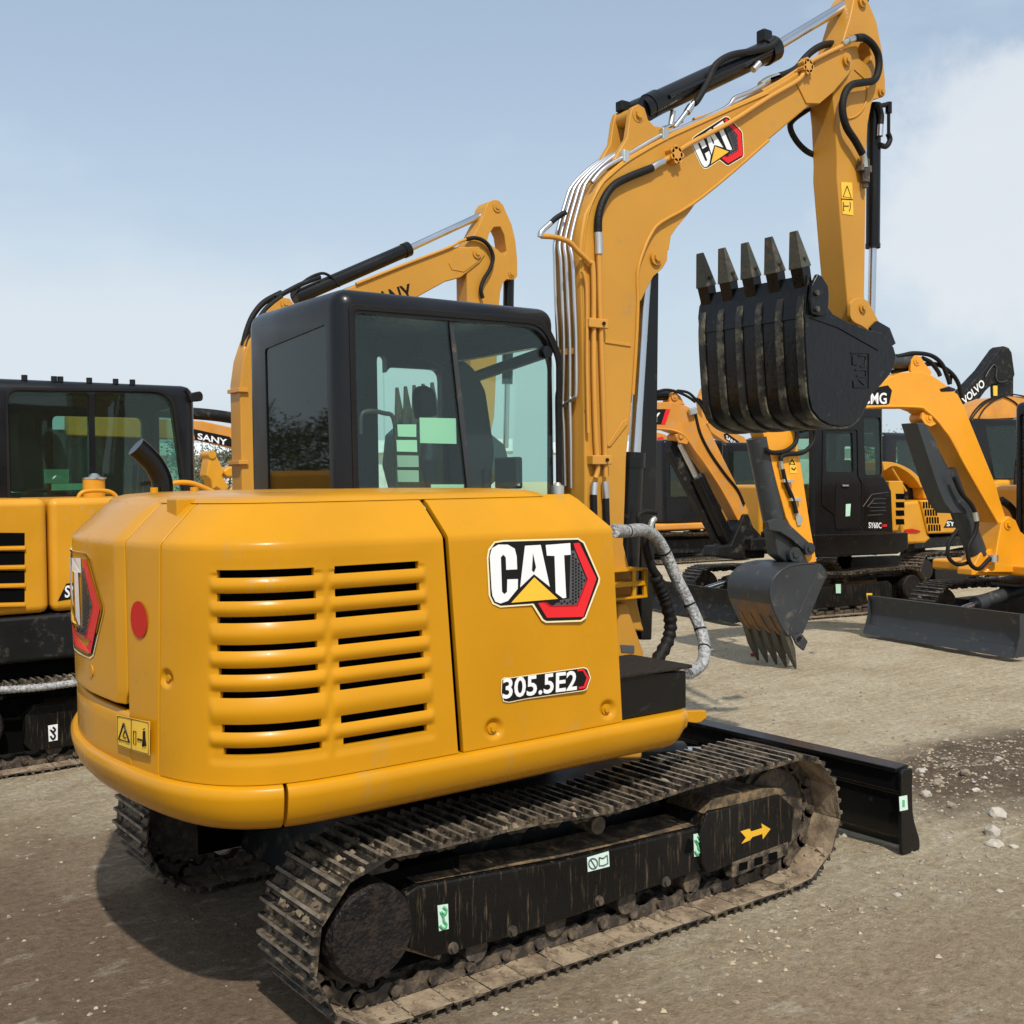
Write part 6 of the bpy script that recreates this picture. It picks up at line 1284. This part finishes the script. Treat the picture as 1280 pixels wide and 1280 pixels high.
r2_, b2_ = far_machine('far orange excavator with a small lettered boom bending down, left of the raised bucket', Fr(17.5, 14.5, 168), [(410, 285), (440, 280), (480, 292), (560, 340), (640, 372), (690, 430), (712, 540), (690, 672), (640, 672), (632, 560), (610, 480), (540, 420), (440, 350)], [(390, 300), (370, 140), (400, 70), (425, 75), (440, 180), (430, 300)], [(600, 470), (610, 700)], zs)
pl = PR(r2 := Fr(17.5, 14.5, 168), b2_, 'name_plate', [(515, 358), (535, 350), (610, 405), (600, 440), (520, 385)], .125, .003, 'dblack', 0, zf=zs)
text(r2, pl, 'SANY', 'y', .132, zs([(530, 362)])[0], zs([(600, 412)])[0], zs([(530, 386)])[0], 'white')
r3_, b3_ = far_machine('far orange excavator with black coiled hoses just right of the tall boom cylinder', Fr(14.6, 13.6, 172), [(40, 420), (60, 370), (110, 345), (160, 360), (200, 400), (215, 440), (180, 430), (140, 450), (125, 560), (120, 860), (70, 830), (45, 720)], None, [(170, 460), (230, 640)], zs)
TB(Fr(14.6, 13.6, 172), b3_, 'spiral_hose', [(150, 450), (175, 510), (210, 570), (225, 640)], .15, .06, 'steelgrey', zs); PR(Fr(14.6, 13.6, 172), b3_, 'emblem', [(105, 380), (140, 372), (150, 395), (112, 400)], .125, .003, 'dred', 0, zf=zs)
PR(Fr(14.6, 13.6, 172), r3_, 'slew_motor_cover', [(150, 600), (200, 590), (220, 700), (160, 720)], .6, -.3, 'blackdull', .02, zf=zs)
# far left: SANY lettered arm behind the neighbour's cab
Lf = Fr(1.9, 12.5, 0)
r4_, b4_ = far_machine('far orange excavator whose lettered boom crosses the gap left of the yellow boom column', Lf, [(80, 520), (245, 527), (300, 539), (450, 580), (430, 600), (300, 564), (246, 551), (80, 545)], None, [(150, 512), (245, 517), (300, 524), (380, 540)], lambda p: p, tracks=True)
pl = PR(Lf, b4_, 'name_plate', [(241, 536), (289, 547), (298, 560), (244, 550)], .0, -.13, 'dblack', 0) if False else part(b4_, 'name_plate', MB().prism(Lf.xz([(241, 536), (287, 546), (297, 560), (244, 550)], -.125), 'y', -.13, -.122), 'dblack')
text(Lf, pl, 'SANY', 'y', -.135, (247, 541), (284, 549), (247, 549), 'white')
K = Fr(3.6, 9.3, 0)
XK = thing('boom_swing_bracket', 'yellow boom foot with bent pipes standing in the gap left of the boom column', 'boom foot', K)
zk = lambda p: Z(p, .109375, 230, 490)
PR(K, XK, 'bracket_plate', [(255, 960), (300, 700), (340, 690), (380, 740), (440, 860), (470, 900), (440, 960), (520, 1090), (460, 1160), (380, 1090), (330, 1120), (300, 1000), (270, 970)], 0, .25, 'sanyy', .02, zf=zk); PN(K, XK, (325, 715), -.02, .27, .05, 'sanyy', zk)
PR(K, XK, 'tube_beam', [(450, 900), (520, 850), (760, 850), (760, 970), (500, 975), (460, 950)], .05, .15, 'sanyy', .04, zf=zk)
for a in (0, 45, 90): TB(K, XK, 'bent_pipe', [(480+a, 1200), (560+a, 1090), (640+a*.6, 1000), (660+a*.5, 980)], -.02, .022, 'sanyy', zk)
part(XK, 'base', MB().box(-.2, 1.6, -.3, .6, .3, 1.5), 'blackdull', .05); part(XK, 'stand', MB().box(-.1, 1.5, -.25, .55, -.02, .3), 'blackdull', .05)
# ------------------------------------------------------------------ trees, building far behind
def tree(x, y, h, seed, label, mat):
    rn = random.Random(seed); t = thing('tree', label, 'tree', None, 'trees far behind the machines'); t.location = (x, y, 0)
    tr = MB(); tr.tube(crv([(0, 0, -.1), (rn.uniform(-.1, .1), .1, h*.3), (rn.uniform(-.3, .3), 0, h*.62), (rn.uniform(-.4, .4), 0, h*.95)], 4), [h*.022*(1-i/14) for i in range(13)], 8)
    tips = []
    for i in range(15):
        z = h*rn.uniform(.28, .85); a = rn.uniform(0, 6.28); L_ = h*.27*(1.15-z/h); e = (L_*math.cos(a), L_*math.sin(a), z+L_*.6)
        tr.tube(crv([(0, 0, z), (e[0]*.5, e[1]*.5, z+L_*.2), e], 3), [h*.008, h*.007, h*.006, h*.005, h*.004, h*.003, h*.002], 5); tips.append(e); tips.append((e[0]*.6, e[1]*.6, z+L_*.35))
    part(t, 'trunk', tr, 'bark')
    cr_ = MB()
    for c in tips:
        for k in range(70):
            g = [rn.gauss(0, h*.06) for _ in range(3)]; s = h*.013*rn.uniform(.6, 1.5); p = np.array(c)+g; u = np.array([rn.gauss(0, 1) for _ in range(3)]); u /= np.linalg.norm(u); w = np.cross(u, [rn.gauss(0, 1) for _ in range(3)]); w /= np.linalg.norm(w)+1e-6
            cr_.add([p-u*s, p+w*s*.6, p+u*s, p-w*s*.6], [(0, 1, 2, 3)])
    o = part(t, 'crown', cr_, mat)
dirpx = lambda px, d: (CAM[0]+d*(_d[0]+_R[0]*(px-640)/FPX), CAM[1]+d*(_d[1]+_R[1]*(px-640)/FPX))
for i, (px, d, h, lb_, mt) in enumerate(((232, 44, 6.0, 'grey green tree in the left gap, nearest the black mirror', 'leaf2'), (258, 46, 5.4, 'grey green tree above the white boom letters in the left gap', 'leaf2'), (285, 45, 5.2, 'grey green tree just left of the yellow boom column', 'leaf2'), (352, 47, 5.5, 'tree seen through the rear glass of the black cab', 'leaf'), (1085, 52, 5.8, 'grey green tree right of the raised black bucket', 'leaf2'), (1112, 55, 6.2, 'tree over the roof of the black door cab', 'leaf2'), (1150, 50, 5.6, 'grey green tree under the orange boom', 'leaf2'), (1182, 54, 5.4, 'tree between the orange boom and its grey cylinder', 'leaf'), (900, 60, 4.5, 'small tree behind the far orange machines', 'leaf'), (1300, 52, 6.0, 'tree beyond the right border machine', 'leaf'), (60, 48, 5.0, 'tree behind the left black cab', 'leaf'))):
    x, y = dirpx(px, d); tree(x, y, h*.66, i+3, lb_, mt)
x, y = dirpx(270, 62)
for i, (x, y, h) in enumerate(((-12.5, 27.5, 4.6), (-14.2, 29, 4.0), (-16.2, 30, 5.0), (-10.6, 29, 4.4))): tree(x, y, h, i+40, ('tree outside the left of the view, mirrored in the rear cab glass', 'taller tree outside the left of the view', 'small tree outside the left of the view', 'farthest tree outside the left of the view')[i], 'leaf')
x, y = dirpx(270, 62)
bt = thing('building', 'long low pale building standing beyond the yard in the left gap', 'building', None); bt.location = (x, y, 0); bt.rotation_euler = (0, 0, YAW-math.pi/2)
part(bt, 'wall', MB().box(-14, 16, 0, 6, 0, 3.4), 'pale', .02); part(bt, 'roof', MB().prism([(-.5, 3.4), (3, 4.2), (6.5, 3.4)], 'x', -14.4, 16.4), 'pale')
for i in range(10): part(bt, 'window', MB().box(-12.5+i*2.8, -11.3+i*2.8, -.05, .02, 1.2, 2.5), 'greybl')
x, y = dirpx(1150, 75)
bt = thing('building', 'long low pale building far behind the right hand machines', 'building', None); bt.location = (x, y, 0); bt.rotation_euler = (0, 0, YAW-math.pi/2)
part(bt, 'wall', MB().box(-24, 20, 0, 6, 0, 3.6), 'pale', .02); part(bt, 'roof', MB().prism([(-.5, 3.6), (3, 4.4), (6.5, 3.6)], 'x', -24.4, 20.4), 'pale')
for i in range(14): part(bt, 'window', MB().box(-22+i*3, -20.6+i*3, -.05, .02, 1.3, 2.6), 'greybl')

Gf = Fr(-5.2, 9.6, 20)
XG = thing('tracked_excavator', 'yellow excavator outside the left of the view, mirrored low in the rear cab glass', 'excavator', Gf)
part(XG, 'engine_hood', MB().box(-1.6, .6, -.95, 0, .9, 1.95), 'sanyy', .08); part(XG, 'house_floor', MB().box(-1.5, 1.2, -.9, .9, .65, .9), 'blackdull', .03)
for sg in (-1, 1): track(XG, sg*.79, .4, -1.0, 1.0, .30, .27, detail=1)
part(XG, 'boom', MB().prism([(1.0, 1.0), (1.4, 1.0), (2.0, 3.2), (3.6, 3.9), (3.6, 4.1), (1.7, 3.5)], 'y', -.1, .1), 'ochre', .02)
